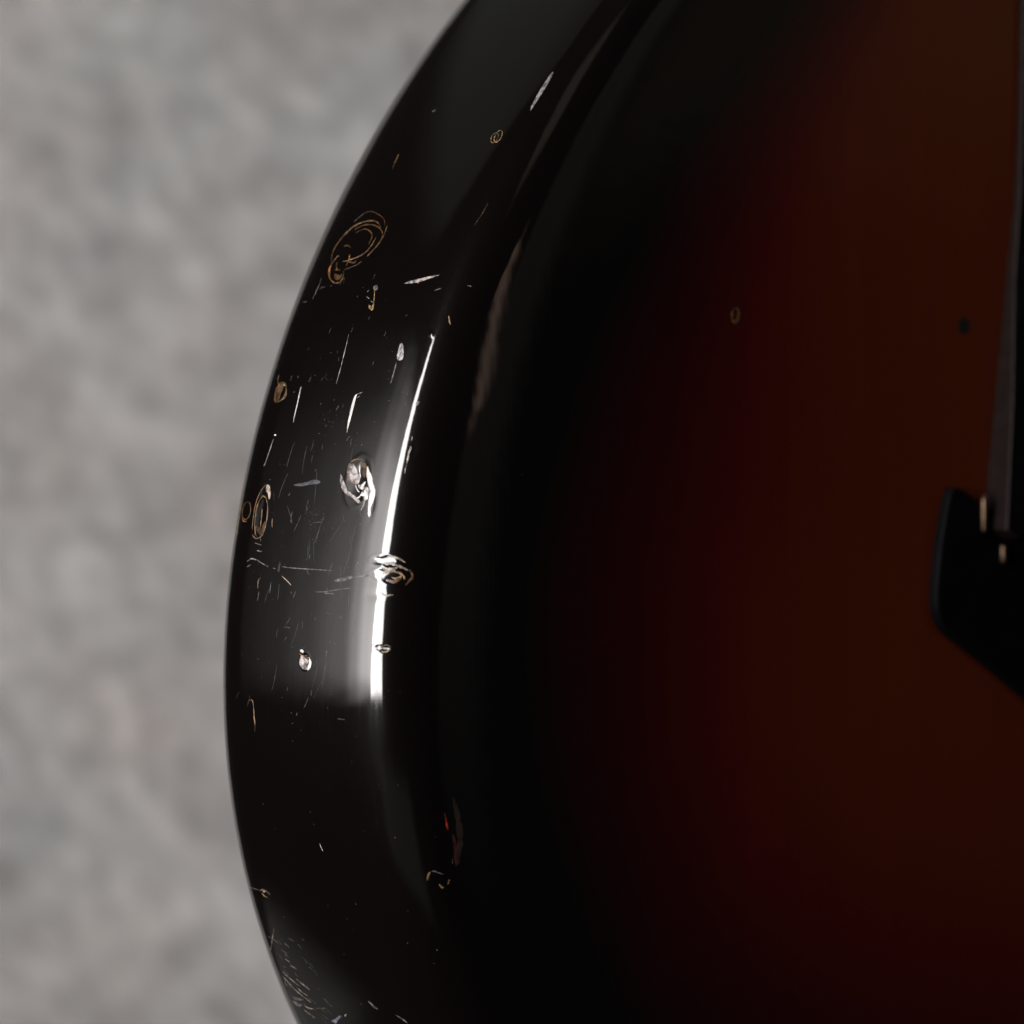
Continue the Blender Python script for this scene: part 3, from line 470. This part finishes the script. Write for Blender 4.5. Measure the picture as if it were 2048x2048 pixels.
["scratch",None,[["L","dim",0.028,[[-24.24,28.85],[-24.37,29.73],[-24.5,30.82]]]]],
["scratch",None,[["L","faint",0.033,[[-13.7,33.52],[-14.3,33.66],[-14.9,33.67]]]]],
["scratch",None,[["L","faint",0.033,[[-11.98,33.75],[-12.23,34.91],[-12.46,35.93]]]]],
["scratch",None,[["L","faint",0.036,[[-28.38,22.62],[-28.56,22.69],[-28.74,22.69]]]]],
["scratch",None,[["L","faint",0.043,[[-16.78,22.81],[-17.39,22.85],[-18.0,22.87]]]]],
["scratch",None,[["L","faint",0.04,[[-18.87,29.07],[-19.22,29.2],[-19.57,29.26]]]]],
["scratch",None,[["L","faint",0.028,[[-35.87,33.69],[-36.62,33.55],[-37.37,33.55]]]]],
["scratch",None,[["L","faint",0.03,[[-47.68,37.44],[-48.09,37.41]]]]],
["scratch",None,[["L","faint",0.035,[[-40.27,19.66],[-40.71,19.62]]]]],
["scratch",None,[["L","faint",0.034,[[-61.56,18.39],[-61.76,19.02]]]]],
["scratch",None,[["L","faint",0.036,[[-59.56,25.78],[-59.95,25.73]]]]],
["scratch",None,[["L","faint",0.03,[[-50.46,25.48],[-50.87,25.51]]]]],
["scratch",None,[["L","faint",0.035,[[-48.67,33.79],[-49.38,33.85]]]]],
["scratch",None,[["L","faint",0.04,[[-55.99,29.9],[-56.51,29.93]]]]],
["scratch",None,[["L","faint",0.036,[[-43.17,38.87],[-43.36,39.32]]]]],
["scratch",None,[["L","faint",0.034,[[-46.53,18.14],[-46.92,18.18]]]]],
["scratch",None,[["L","faint",0.033,[[-56.76,37.23],[-56.95,37.61]]]]],
["scratch",None,[["L","faint",0.037,[[-49.19,26.36],[-49.86,26.15]]]]],
["scratch",None,[["L","faint",0.035,[[-44.27,17.98],[-44.44,18.49]]]]],
["scratch",None,[["L","faint",0.037,[[-53.76,22.23],[-54.61,22.26]]]]],
["scratch",None,[["L","faint",0.032,[[-53.26,34.31],[-54.16,34.42]]]]],
["scratch",None,[["L","faint",0.027,[[-41.9,30.11],[-42.51,29.99]]]]],
["scratch",None,[["L","faint",0.035,[[-61.76,20.74],[-62.85,20.56]]]]],
["scratch",None,[["L","faint",0.032,[[-53.88,27.11],[-54.66,27.15]]]]],
["scratch",None,[["L","faint",0.038,[[-51.09,18.65],[-51.47,18.55]]]]],
["scratch",None,[["L","faint",0.037,[[-41.47,28.82],[-42.3,29.17]]]]],
["scratch",None,[["L","faint",0.03,[[-46.15,16.59],[-47.03,16.6]]]]],
["scratch",None,[["L","faint",0.027,[[-61.25,16.17],[-61.58,17.52]]]]],
["scratch",None,[["L","faint",0.028,[[-46.16,23.94],[-46.61,23.84]]]]],
["scratch",None,[["L","faint",0.036,[[-61.95,21.41],[-63.03,21.19]]]]],
["scratch",None,[["L","faint",0.036,[[-45.89,20.97],[-46.69,21.24]]]]],
["scratch",None,[["L","faint",0.041,[[40.88,15.02],[41.43,16.37]]]]],
["scratch",None,[["L","faint",0.043,[[44.32,21.54],[44.7,21.78]]]]],
["scratch",None,[["L","faint",0.039,[[44.7,13.6],[45.13,14.91]]]]],
["scratch",None,[["L","faint",0.038,[[43.75,13.99],[44.0,14.63]]]]],
["scratch",None,[["L","faint",0.036,[[52.76,13.85],[53.38,14.18]]]]],
["scratch",None,[["L","faint",0.03,[[39.38,14.94],[40.02,15.63]]]]],
["scratch",None,[["L","faint",0.037,[[38.6,21.01],[39.02,21.55]]]]],
["scratch",None,[["L","faint",0.039,[[46.46,14.13],[47.1,14.6]]]]],
["scratch",None,[["L","faint",0.03,[[52.01,18.67],[53.15,19.38]]]]],
["scratch",None,[["L","faint",0.041,[[46.24,17.66],[47.02,18.43]]]]],
["scratch",None,[["L","faint",0.044,[[48.77,21.28],[49.34,21.84]]]]],
["scratch",None,[["L","faint",0.043,[[41.88,13.98],[42.51,14.49]]]]],
["scratch",None,[["L","faint",0.034,[[50.64,16.28],[51.15,16.56]]]]],
["scratch",None,[["L","faint",0.03,[[39.6,16.49],[40.4,17.24]]]]],
["scratch",None,[["L","faint",0.036,[[49.08,13.88],[49.57,14.36]]]]],
["scratch",None,[["L","faint",0.039,[[39.81,16.45],[40.25,17.25]]]]],
["scratch",None,[["L","faint",0.037,[[51.57,19.15],[52.44,20.13]]]]],
["scratch",None,[["L","faint",0.042,[[50.34,19.18],[51.24,20.49]]]]],
["scratch",None,[["L","faint",0.03,[[42.02,19.99],[42.72,20.49]]]]],
["scratch",None,[["L","faint",0.03,[[40.95,15.23],[41.82,16.09]]]]],
["scratch",None,[["L","faint",0.032,[[49.59,18.36],[50.01,18.58]]]]],
["scratch",None,[["L","faint",0.033,[[43.3,20.51],[44.23,21.79]]]]],
["scratch",None,[["L","faint",0.04,[[44.68,16.49],[45.37,16.89]]]]],
["scratch",None,[["L","faint",0.032,[[50.44,19.77],[50.83,20.19]]]]],
["scratch",None,[["L","faint",0.031,[[48.84,17.42],[49.66,18.82]]]]],
["scratch",None,[["L","faint",0.037,[[42.68,20.9],[43.35,21.62]]]]],
["scratch",None,[["L","faint",0.04,[[49.39,21.48],[49.92,22.52]]]]],
["scratch",None,[["L","faint",0.047,[[39.64,19.72],[40.38,20.21]]]]],
["scratch",None,[["L","faint",0.036,[[38.75,17.83],[39.24,18.88]]]]],
["scratch",None,[["L","faint",0.036,[[41.61,15.44],[42.03,16.05]]]]],
["scratch",None,[["L","faint",0.047,[[49.64,15.67],[50.3,16.18]]]]],
["scratch",None,[["L","faint",0.032,[[50.57,20.78],[51.41,21.51]]]]],
["scratch",None,[["L","faint",0.031,[[50.69,17.79],[51.1,18.05]]]]],
["scratch",None,[["L","faint",0.035,[[48.66,21.17],[49.04,21.8]]]]],
["scratch",None,[["L","hair",0.018,[[-9.01,37.61],[-10.19,38.13],[-11.36,38.62]]]]],
["scratch",None,[["L","hair",0.022,[[-12.24,20.25],[-13.44,20.65],[-14.65,21.36]]]]],
["scratch",None,[["L","hair",0.029,[[-22.96,25.0],[-24.18,25.62],[-25.39,26.01]]]]],
["scratch",None,[["L","hair",0.024,[[0.31,33.48],[-1.55,33.92],[-3.41,34.14]]]]],
["scratch",None,[["L","hair",0.019,[[-21.1,30.17],[-22.13,30.21],[-23.17,30.51]]]]],
["scratch",None,[["L","hair",0.026,[[-21.36,29.86],[-23.35,30.4],[-25.34,31.03]]]]],
["scratch",None,[["L","hair",0.026,[[0.84,22.68],[-1.2,23.41],[-3.22,23.8]]]]],
["scratch",None,[["L","hair",0.026,[[-0.71,33.4],[-2.89,34.12],[-5.07,34.72]]]]],
["scratch",None,[["L","hair",0.024,[[-27.07,28.56],[-29.64,28.16],[-32.23,27.78]]]]],
["scratch",None,[["L","hair",0.025,[[-35.16,25.44],[-36.0,25.6],[-36.83,25.49]]]]],
["scratch",None,[["L","hair",0.024,[[-0.15,31.55],[-2.03,32.21],[-3.9,32.71]]]]],
["scratch",None,[["L","hair",0.022,[[-20.87,37.17],[-21.77,37.09],[-22.67,37.13]]]]],
["scratch",None,[["L","hair",0.021,[[-11.36,38.29],[-13.43,38.11],[-15.51,38.15]]]]],
["scratch",None,[["L","hair",0.026,[[-13.46,36.58],[-15.77,36.19],[-18.09,35.8]]]]],
["scratch",None,[["L","hair",0.025,[[-18.65,28.69],[-19.7,28.75],[-20.74,28.5]]]]],
["scratch",None,[["L","hair",0.024,[[-27.78,15.94],[-28.47,16.06],[-29.16,16.1]]]]],
["scratch",None,[["L","hair",0.026,[[-27.93,20.29],[-29.78,20.68],[-31.64,21.35]]]]],
["scratch",None,[["L","hair",0.022,[[-16.58,36.39],[-18.99,37.12],[-21.4,37.59]]]]],
["scratch",None,[["L","hair",0.023,[[-10.5,39.01],[-12.72,39.09],[-14.95,39.35]]]]],
["scratch",None,[["L","hair",0.02,[[-27.54,19.37],[-28.2,19.16],[-28.86,18.87]]]]],
["scratch",None,[["L","hair",0.026,[[-31.29,34.26],[-33.48,34.38],[-35.67,34.21]]]]],
["scratch",None,[["L","hair",0.019,[[1.63,31.73],[-0.65,33.19],[-2.93,34.83]]]]],
["scratch",None,[["L","hair",0.026,[[-32.67,20.85],[-34.56,20.97],[-36.46,21.34]]]]],
["scratch",None,[["L","hair",0.02,[[-19.51,28.95],[-20.76,28.84],[-22.01,28.65]]]]],
["scratch",None,[["L","hair",0.019,[[-20.71,32.35],[-22.84,33.89],[-24.97,35.22]]]]],
["scratch",None,[["L","hair",0.023,[[-7.14,23.47],[-7.83,23.54],[-8.52,23.71]]]]],
["scratch",None,[["L","hair",0.026,[[-6.97,38.95],[-8.44,39.46],[-9.9,39.77]]]]],
["scratch",None,[["L","hair",0.028,[[-12.73,23.24],[-13.89,23.24],[-15.06,23.21]]]]],
["scratch",None,[["L","hair",0.021,[[-33.28,26.24],[-33.89,26.06],[-34.51,26.14]]]]],
["scratch",None,[["L","hair",0.022,[[-16.97,39.8],[-18.57,39.57],[-20.15,39.07]]]]],
["scratch",None,[["L","hair",0.022,[[-31.61,24.64],[-33.74,24.36],[-35.88,24.37]]]]],
["scratch",None,[["L","hair",0.024,[[-25.39,27.06],[-26.65,26.95],[-27.92,27.13]]]]],
["scratch",None,[["L","hair",0.021,[[-26.99,39.22],[-27.61,39.48],[-28.21,39.49]]]]],
["scratch",None,[["L","hair",0.023,[[-8.6,28.96],[-9.15,29.09],[-9.7,29.04]]]]],
["scratch",None,[["L","hair",0.019,[[-18.33,30.35],[-20.13,29.85],[-21.95,29.62]]]]],
["scratch",None,[["L","hair",0.027,[[-5.38,26.58],[-7.61,27.59],[-9.83,28.28]]]]],
["scratch",None,[["L","hair",0.027,[[-20.79,39.7],[-21.55,39.71],[-22.31,39.75]]]]],
["scratch",None,[["L","hair",0.023,[[1.96,40.48],[1.16,40.95],[0.35,41.52]]]]],
["scratch",None,[["L","hair",0.023,[[-16.8,22.61],[-17.59,22.59],[-18.39,22.86]]]]],
["scratch",None,[["L","hair",0.02,[[-20.6,37.4],[-22.9,37.59],[-25.21,38.02]]]]]]
def build_mark(name, label, items):
    V = []; F_ = []; mi = []; ms = []; base = 0
    for kind, col, hw, pts in items:
        v, f = ribbon(pts, max(hw, 0.02)) if kind == 'L' else blob(pts)
        if MATS[col] not in ms: ms.append(MATS[col])
        V.append(v); F_ += [tuple(i+base for i in q) for q in f]; mi += [ms.index(MATS[col])]*len(f); base += len(v)
    o = mesh_obj(name, loc(np.concatenate(V)), F_, ms, body, True, mi)
    if label: o["label"] = label
for mk in MARKS: build_mark(*mk)
SPECKS = [[49.85,35.49,0.038],[5.09,42.71,0.032],[-17.96,23.05,0.075],[-1.25,20.34,0.061],[38.8,20.93,0.037],[-52.02,27.4,0.059],[-36.25,30.41,0.064],[-12.72,37.1,0.038],[-4.45,15.63,0.076],[-14.59,33.55,0.078],[-14.37,16.2,0.053],[-38.05,22.45,0.057],[-37.38,32.91,0.062],[-37.79,44.11,0.089],[-31.18,39.27,0.035],[-3.45,31.92,0.053],[21.08,39.64,0.08],[-21.87,29.38,0.064],[-16.64,16.65,0.035],[-32.33,39.8,0.046],[-1.36,37.94,0.046],[34.94,32.42,0.068],[-26.41,38.94,0.056],[16.64,22.07,0.033],[-46.95,21.11,0.033],[30.4,47.83,0.032],[-59.23,32.1,0.067],[-56.49,38.2,0.037],[-5.57,18.47,0.034],[-7.92,41.59,0.073],[-8.15,40.42,0.037],[-55.24,24.32,0.03],[-48.54,40.27,0.058],[-28.33,22.5,0.087],[-34.71,24.32,0.035],[-9.02,35.18,0.04],[-15.28,35.6,0.057],[-37.61,27.81,0.046],[-13.33,41.36,0.063],[-50.99,36.96,0.08],[-33.71,21.98,0.051],[19.71,42.32,0.068],[13.99,46.74,0.05],[-8.68,40.4,0.065],[7.98,26.97,0.068],[-55.18,26.91,0.05],[-36.04,33.07,0.055],[11.77,28.86,0.041],[42.99,45.57,0.06],[-18.55,21.72,0.032],[-54.41,20.13,0.061],[49.26,31.68,0.036],[-59.26,27.96,0.035],[31.32,34.64,0.046],[-36.17,34.53,0.043],[5.39,27.17,0.068],[22.9,47.27,0.062],[-36.74,38.01,0.058],[5.18,32.95,0.06],[-2.83,23.71,0.058],[-45.76,24.57,0.042],[-42.43,25.12,0.09],[-30.71,17.44,0.057],[-39.06,27.74,0.072],[-10.67,23.36,0.051],[-3.84,19.43,0.076],[-10.43,34.75,0.059],[48.29,26.09,0.05],[14.43,34.35,0.055],[14.18,43.28,0.075],[-62.59,35.39,0.049],[36.45,33.31,0.08],[-53.11,34.99,0.06],[-45.81,39.11,0.04],[-39.24,33.98,0.076],[10.71,38.91,0.059],[-29.48,40.6,0.081],[0.88,35.39,0.053],[-56.07,23.34,0.031],[-46.64,37.74,0.06],[-24.2,35.71,0.052],[-41.79,33.06,0.071],[-26.52,38.03,0.039],[-38.56,33.6,0.036],[-17.9,38.38,0.059],[-38.06,34.4,0.076],[-39.88,37.33,0.073],[35.27,18.34,0.083],[17.78,18.88,0.05],[-20.77,17.2,0.043],[-17.99,24.06,0.074],[-31.23,39.74,0.084],[-56.39,26.22,0.057],[-37.83,26.42,0.076],[-39.27,38.94,0.076],[47.92,41.63,0.055],[-44.78,41.12,0.073],[-29.61,24.2,0.045],[-41.38,27.58,0.062],[24.42,21.15,0.066],[-31.92,22.92,0.03],[-18.05,17.94,0.03],[6.92,40.13,0.05],[12.71,21.94,0.03],[-10.05,38.03,0.059],[28.99,49.41,0.066],[-30.64,26.76,0.056],[18.5,29.33,0.079],[-12.73,22.19,0.07],[-59.88,32.0,0.054],[2.09,38.91,0.049],[-59.02,27.66,0.035],[-37.79,38.44,0.032],[-16.12,28.57,0.039],[-16.86,17.0,0.07],[-24.65,17.45,0.048],[21.39,20.87,0.051],[12.72,30.84,0.043],[-49.66,22.08,0.082],[-5.78,29.66,0.082],[-27.76,23.16,0.046],[29.71,31.45,0.06],[32.47,34.99,0.069],[-51.2,29.06,0.038],[3.58,24.98,0.052],[-46.15,25.38,0.057],[-61.54,16.51,0.075],[12.36,18.43,0.068],[-6.84,16.51,0.057],[-22.92,34.76,0.061],[44.34,37.9,0.081],[-15.8,24.94,0.067],[3.82,26.96,0.077],[49.09,29.36,0.081],[14.48,46.06,0.074],[-25.28,19.97,0.055],[25.63,28.02,0.067],[-9.24,29.55,0.047],[0.36,35.62,0.045],[-10.84,30.87,0.084],[-53.91,25.87,0.067],[6.55,16.1,0.06],[-13.14,16.56,0.043],[42.36,25.28,0.057],[-32.99,20.21,0.089],[-26.74,16.72,0.037],[41.08,46.67,0.08],[-55.37,21.16,0.046],[-30.57,34.28,0.059],[-24.39,38.62,0.081],[-42.95,42.18,0.063],[-11.03,24.27,0.032],[-16.49,18.64,0.035],[-21.46,41.65,0.059],[39.99,38.26,0.049],[-23.61,33.1,0.081],[-54.25,21.23,0.031],[-56.23,16.69,0.048],[-29.07,33.14,0.065],[-3.43,22.14,0.085],[-10.47,36.57,0.074],[2.93,34.69,0.071],[-29.87,27.89,0.063],[-3.03,26.5,0.059],[1.66,24.99,0.064],[-44.44,29.18,0.047],[-9.99,34.94,0.038],[-11.59,21.5,0.036],[9.85,37.31,0.048],[-25.66,19.61,0.054],[12.37,31.2,0.072],[-62.04,19.25,0.047],[27.3,28.1,0.059],[-31.81,32.74,0.073],[-13.14,38.11,0.087],[-61.26,26.25,0.07],[-5.79,27.12,0.067],[-44.56,41.96,0.072],[-43.12,27.82,0.067],[-60.82,32.09,0.044],[-13.75,36.74,0.076],[6.36,28.95,0.064],[22.37,44.64,0.087],[-1.6,35.45,0.062],[-38.98,27.39,0.059],[-43.9,42.72,0.078],[11.68,34.38,0.085],[40.74,29.52,0.076],[-6.82,34.93,0.082],[-36.27,35.9,0.06],[-46.93,22.07,0.088],[-14.42,16.33,0.041],[20.43,29.63,0.079],[-6.76,32.97,0.084],[-22.82,22.53,0.052],[-33.12,19.01,0.049],[-36.93,32.7,0.045],[-8.52,30.3,0.037],[-25.71,19.09,0.077],[-17.83,37.4,0.063],[23.54,51.23,0.033],[27.09,17.3,0.046],[38.98,42.7,0.079],[-23.99,28.45,0.085],[16.66,53.65,0.063],[-35.0,26.18,0.061],[-24.23,41.01,0.059],[-1.22,23.3,0.055],[-27.8,41.44,0.067],[-6.57,35.91,0.061],[-31.73,15.66,0.037],[-38.72,31.45,0.05],[-23.68,29.22,0.043],[29.38,20.33,0.035],[33.01,29.1,0.073],[3.58,42.74,0.07],[-18.54,39.17,0.066],[-27.4,16.69,0.061],[-17.66,40.76,0.084],[-0.81,19.74,0.087],[30.03,48.3,0.048],[23.59,50.51,0.08],[39.95,20.17,0.047],[-38.02,39.28,0.032],[-21.98,19.85,0.044],[-20.68,22.75,0.055],[33.96,44.11,0.086],[3.88,18.12,0.042],[-42.02,36.64,0.059],[-50.57,23.97,0.043],[-99.49,43.97,0.05],[112.8,115.4,0.05],[-58.85,88.01,0.05],[24.51,88.7,0.05],[-107.74,81.43,0.05],[112.8,116.2,0.05],[-38.12,63.78,0.05],[-9.95,84.47,0.05],[-78.49,81.46,0.05],[-18.11,91.66,0.05],[-53.28,106.11,0.05],[-70.36,121.54,0.05],[-111.22,141.93,0.05],[112.8,112.62,0.05],[-34.47,122.19,0.05],[57.51,139.7,0.05],[-50.3,74.69,0.05],[-103.3,45.54,0.05],[-101.38,110.65,0.05],[-107.69,51.9,0.05],[-2.9,66.37,0.05],[-55.11,90.15,0.05],[-26.73,27.49,0.062],[-21.67,30.95,0.038],[-25.41,27.39,0.043],[-25.68,30.79,0.062],[-23.26,31.57,0.043],[-25.84,27.37,0.044],[-23.79,29.53,0.074],[-25.69,28.29,0.055],[-25.39,28.64,0.033],[-23.89,31.15,0.057],[-24.97,31.43,0.068],[-24.87,31.14,0.049],[-24.51,28.07,0.064],[-24.95,28.71,0.073],[-24.96,26.91,0.055],[-25.41,27.61,0.035],[-23.52,31.34,0.046],[-23.38,31.62,0.064],[-25.76,29.33,0.036],[-25.45,29.34,0.06],[-25.5,28.87,0.03],[-25.67,26.97,0.056],[-24.82,30.49,0.063],[-24.14,27.75,0.044],[-23.42,29.96,0.057],[-25.53,30.96,0.052],[-25.89,27.94,0.048],[-23.15,29.56,0.047],[-24.6,30.36,0.046],[-26.11,28.27,0.052],[-25.59,29.78,0.046],[-26.3,29.09,0.049],[-24.88,29.67,0.054],[-26.44,30.96,0.039],[-25.95,29.81,0.072],[-23.34,28.71,0.059],[-24.81,30.77,0.048],[-23.64,31.28,0.033],[-25.21,29.82,0.039],[-25.14,31.01,0.064],[-3.12,42.58,0.047],[-3.75,43.56,0.071],[-4.61,43.96,0.042],[-5.57,42.65,0.057],[-2.48,43.23,0.073],[-3.93,42.51,0.039],[-3.87,42.76,0.03],[-3.17,42.46,0.052],[-3.19,44.02,0.06],[-2.59,42.48,0.054],[-4.81,43.22,0.059],[-4.26,41.28,0.034],[-2.54,44.36,0.068],[-3.63,44.86,0.057],[-4.79,43.81,0.047],[-2.71,44.15,0.062],[-3.52,42.23,0.046],[-4.09,43.89,0.039],[-3.96,45.41,0.038],[-2.33,43.48,0.047],[-3.41,41.52,0.042],[-3.99,42.43,0.04],[-3.91,41.99,0.07],[-2.15,44.25,0.042],[-3.31,42.73,0.044],[-3.8,43.82,0.068],[1.31,45.11,0.038],[1.74,43.26,0.041],[1.98,43.48,0.061],[1.41,43.02,0.041],[1.85,44.04,0.05],[2.01,44.72,0.041],[0.81,43.87,0.069],[0.81,45.68,0.04],[1.07,44.68,0.07],[1.77,42.64,0.042],[0.66,43.81,0.07],[0.6,43.52,0.031],[2.44,43.64,0.047],[1.47,43.69,0.051],[0.12,45.47,0.061],[0.4,43.29,0.075],[0.55,44.02,0.052],[1.09,44.81,0.057],[2.75,43.27,0.052],[0.25,47.07,0.075],[-47.48,24.39,0.033],[-46.14,23.5,0.055],[-47.04,24.23,0.041],[-47.09,24.67,0.064],[-46.95,24.53,0.058],[-46.31,25.99,0.059],[-48.3,25.03,0.063],[-46.57,24.32,0.047],[-46.3,22.62,0.05],[-48.48,24.14,0.034],[-46.39,24.88,0.066],[-46.8,24.44,0.047],[-40.0,26.82,0.072],[-40.96,27.14,0.045],[-40.37,27.42,0.048],[-39.67,30.98,0.069],[-41.37,29.95,0.047],[-40.91,26.19,0.038],[-40.69,26.35,0.039],[-39.48,25.64,0.059],[-39.54,28.13,0.058],[-40.67,26.96,0.051],[-39.36,26.76,0.07],[-39.23,27.34,0.055],[-41.14,27.53,0.041],[-40.69,29.19,0.061],[-38.91,28.82,0.05],[-39.58,28.79,0.073],[-40.2,29.43,0.063],[-39.75,27.88,0.065],[43.18,16.12,0.062],[47.4,8.8,0.057],[40.88,19.01,0.036],[45.4,8.8,0.037],[47.07,20.99,0.072],[43.03,12.68,0.062],[42.75,20.14,0.062],[45.4,8.8,0.072],[44.15,10.88,0.037],[41.93,19.69,0.072],[44.56,13.87,0.061],[45.4,8.8,0.04],[39.04,16.21,0.063],[45.4,8.8,0.048],[45.0,8.8,0.051],[41.98,20.53,0.036],[39.93,11.39,0.046],[39.15,22.09,0.033],[42.51,10.38,0.051],[42.2,8.8,0.058],[42.14,16.28,0.066],[45.8,8.8,0.066],[43.72,9.4,0.07],[44.2,8.8,0.074],[47.4,8.8,0.055],[47.8,8.8,0.073],[41.82,13.22,0.061],[42.82,9.8,0.06],[47.0,8.8,0.047],[41.52,15.86,0.038]]
sv = []; sf = []
for a, b_, r in SPECKS:
    k = len(sv); rr = r*0.55
    for j in range(6):
        an = j*math.pi/3; P, _ = S(np.array([a+rr*math.cos(an)]), np.array([b_+rr*math.sin(an)]), 0.002); sv.append(loc(P)[0])
    P, _ = S(np.array([a]), np.array([b_]), 0.03); sv.append(loc(P)[0])
    sf += [(k+j, k+(j+1) % 6, k+6) for j in range(6)]
dust = mesh_obj("dust", sv, sf, [MATS['pale']], body); dust["kind"] = "stuff"; dust["label"] = "pale dust specks and pin pricks on the black lacquer"

# ------------------------------------------------------------------ black fittings on the face
def bevel_slab(name, poly, w0, w1, bev, material, label, parent=guitar, tops=None):
    """polygon in body coordinates raised from w0 to w1 with a chamfered rim; tops: own height per corner"""
    p = np.array(poly, float); n = len(p); q = []
    for i in range(n):
        p0, p1, p2, p3 = p[i-1], p[i], p[(i+1) % n], p[(i+2) % n]
        for t in (0, .25, .5, .75): q.append(0.5*((2*p1)+(-p0+p2)*t+(2*p0-5*p1+4*p2-p3)*t*t+(-p0+3*p1-3*p2+p3)*t**3) if tops is None else p1+(p2-p1)*t)
    q = np.array(q); m = len(q)
    hh = np.full(m, w1) if tops is None else np.interp(np.arange(m)/4, np.arange(n+1), np.append(tops, tops[0]))
    d = np.roll(q, -1, 0)-np.roll(q, 1, 0); d /= np.linalg.norm(d, axis=1)[:, None]
    ar = 0.5*np.sum(q[:, 0]*np.roll(q[:, 1], -1)-np.roll(q[:, 0], -1)*q[:, 1]); sg = 1 if ar > 0 else -1
    nin = np.stack([-d[:, 1], d[:, 0]], -1)*sg
    V = []
    for off, up in ((0, None), (0, -bev), (bev*0.3, -bev*0.3), (bev, 0)):
        r = q+nin*off; hgt = np.full(m, w0) if up is None else hh+up
        V.append(r[:, :1]*UAX+r[:, 1:]*VAX+hgt[:, None]*NAX)
    V = loc(np.concatenate(V))
    F_ = [(k*m+i, k*m+(i+1) % m, (k+1)*m+(i+1) % m, (k+1)*m+i) for k in range(3) for i in range(m)]
    F_.append(tuple(range(3*m, 4*m)))
    if sg < 0: F_ = [f[::-1] for f in F_]
    nf = len(F_); o = mesh_obj(name, V, F_, [material] if not isinstance(material, tuple) else list(material), parent, False,
        [0]*nf if not isinstance(material, tuple) else [0]*(nf-1)+[1])
    if label: o["label"] = label
    return o
black_plastic = mat("black_plastic", (0.0012, 0.0012, 0.0018), 0.6, spec=0.04); grain(black_plastic, 300, 0.8, 1.2)
black_metal = mat("blackened_metal", (0.006, 0.0035, 0.003), 0.5, spec=0.08); grain(black_metal, 400, 0.8, 1.2)
screw_m = mat("worn_screw_metal", (0.07, 0.045, 0.03), 0.4, 0, 1.0); grain(screw_m, 900, 0.7, 1.1)
PGP = [[54.31,2.73],[55.35,3.85],[57.08,3.7],[59.51,2.5],[62.65,0.81],[65.93,0.16],[75.41,-0.9],[83.85,-36.79],[72.79,-30.53],[64.76,-25.75],[56.04,-20.64],[53.17,-18.82],[51.79,-16.63],[51.22,-13.75],[51.79,-8.48],[52.82,-2.88]]
bevel_slab("pickguard", PGP, WFACE+0.05, WFACE+1.8, 0.5, black_plastic, "black pickguard with a pointed rounded corner")
BR = [(63.7, -2.9), (66.6, 18.2), (69.2, 37.8), (71.0, 51.0), (72.0, 67.0), (72.5, 90.0), (150, 90), (150, -6), (66, -4.2)]
bevel_slab("bridge", BR, WFACE+0.02, WFACE+6, 0.3, (black_metal, black_plastic), "dark metal bridge with a low sloping side wall", tops=[WFACE+5.4, WFACE+4.0, WFACE+1.9, WFACE+1.5, WFACE+1.2, WFACE+1.2, WFACE+1.2, WFACE+5.4, WFACE+5.4])
def screw(u, v, w, r, length):
    V = []; F_ = []; m = 14
    for k, (rr, y) in enumerate(((r*.7, 0), (r, .12*length), (r, .85*length), (r*.75, length))):
        for j in range(m):
            a = 2*math.pi*j/m
            V.append(loc((u+rr*math.cos(a))*UAX+(v-length/2+y)*VAX+(w+rr*math.sin(a))*NAX))
    F_ = [(k*m+i, k*m+(i+1) % m, (k+1)*m+(i+1) % m, (k+1)*m+i) for k in range(3) for i in range(m)]+[tuple(range(m))[::-1], tuple(range(3*m, 4*m))]
    return mesh_obj("screw", V, F_, [screw_m], guitar)
screw(61.6, -0.4, WFACE+2.3, 0.6, 6.2)
screw(66.1, -6.8, WFACE+2.3, 0.6, 3.2)
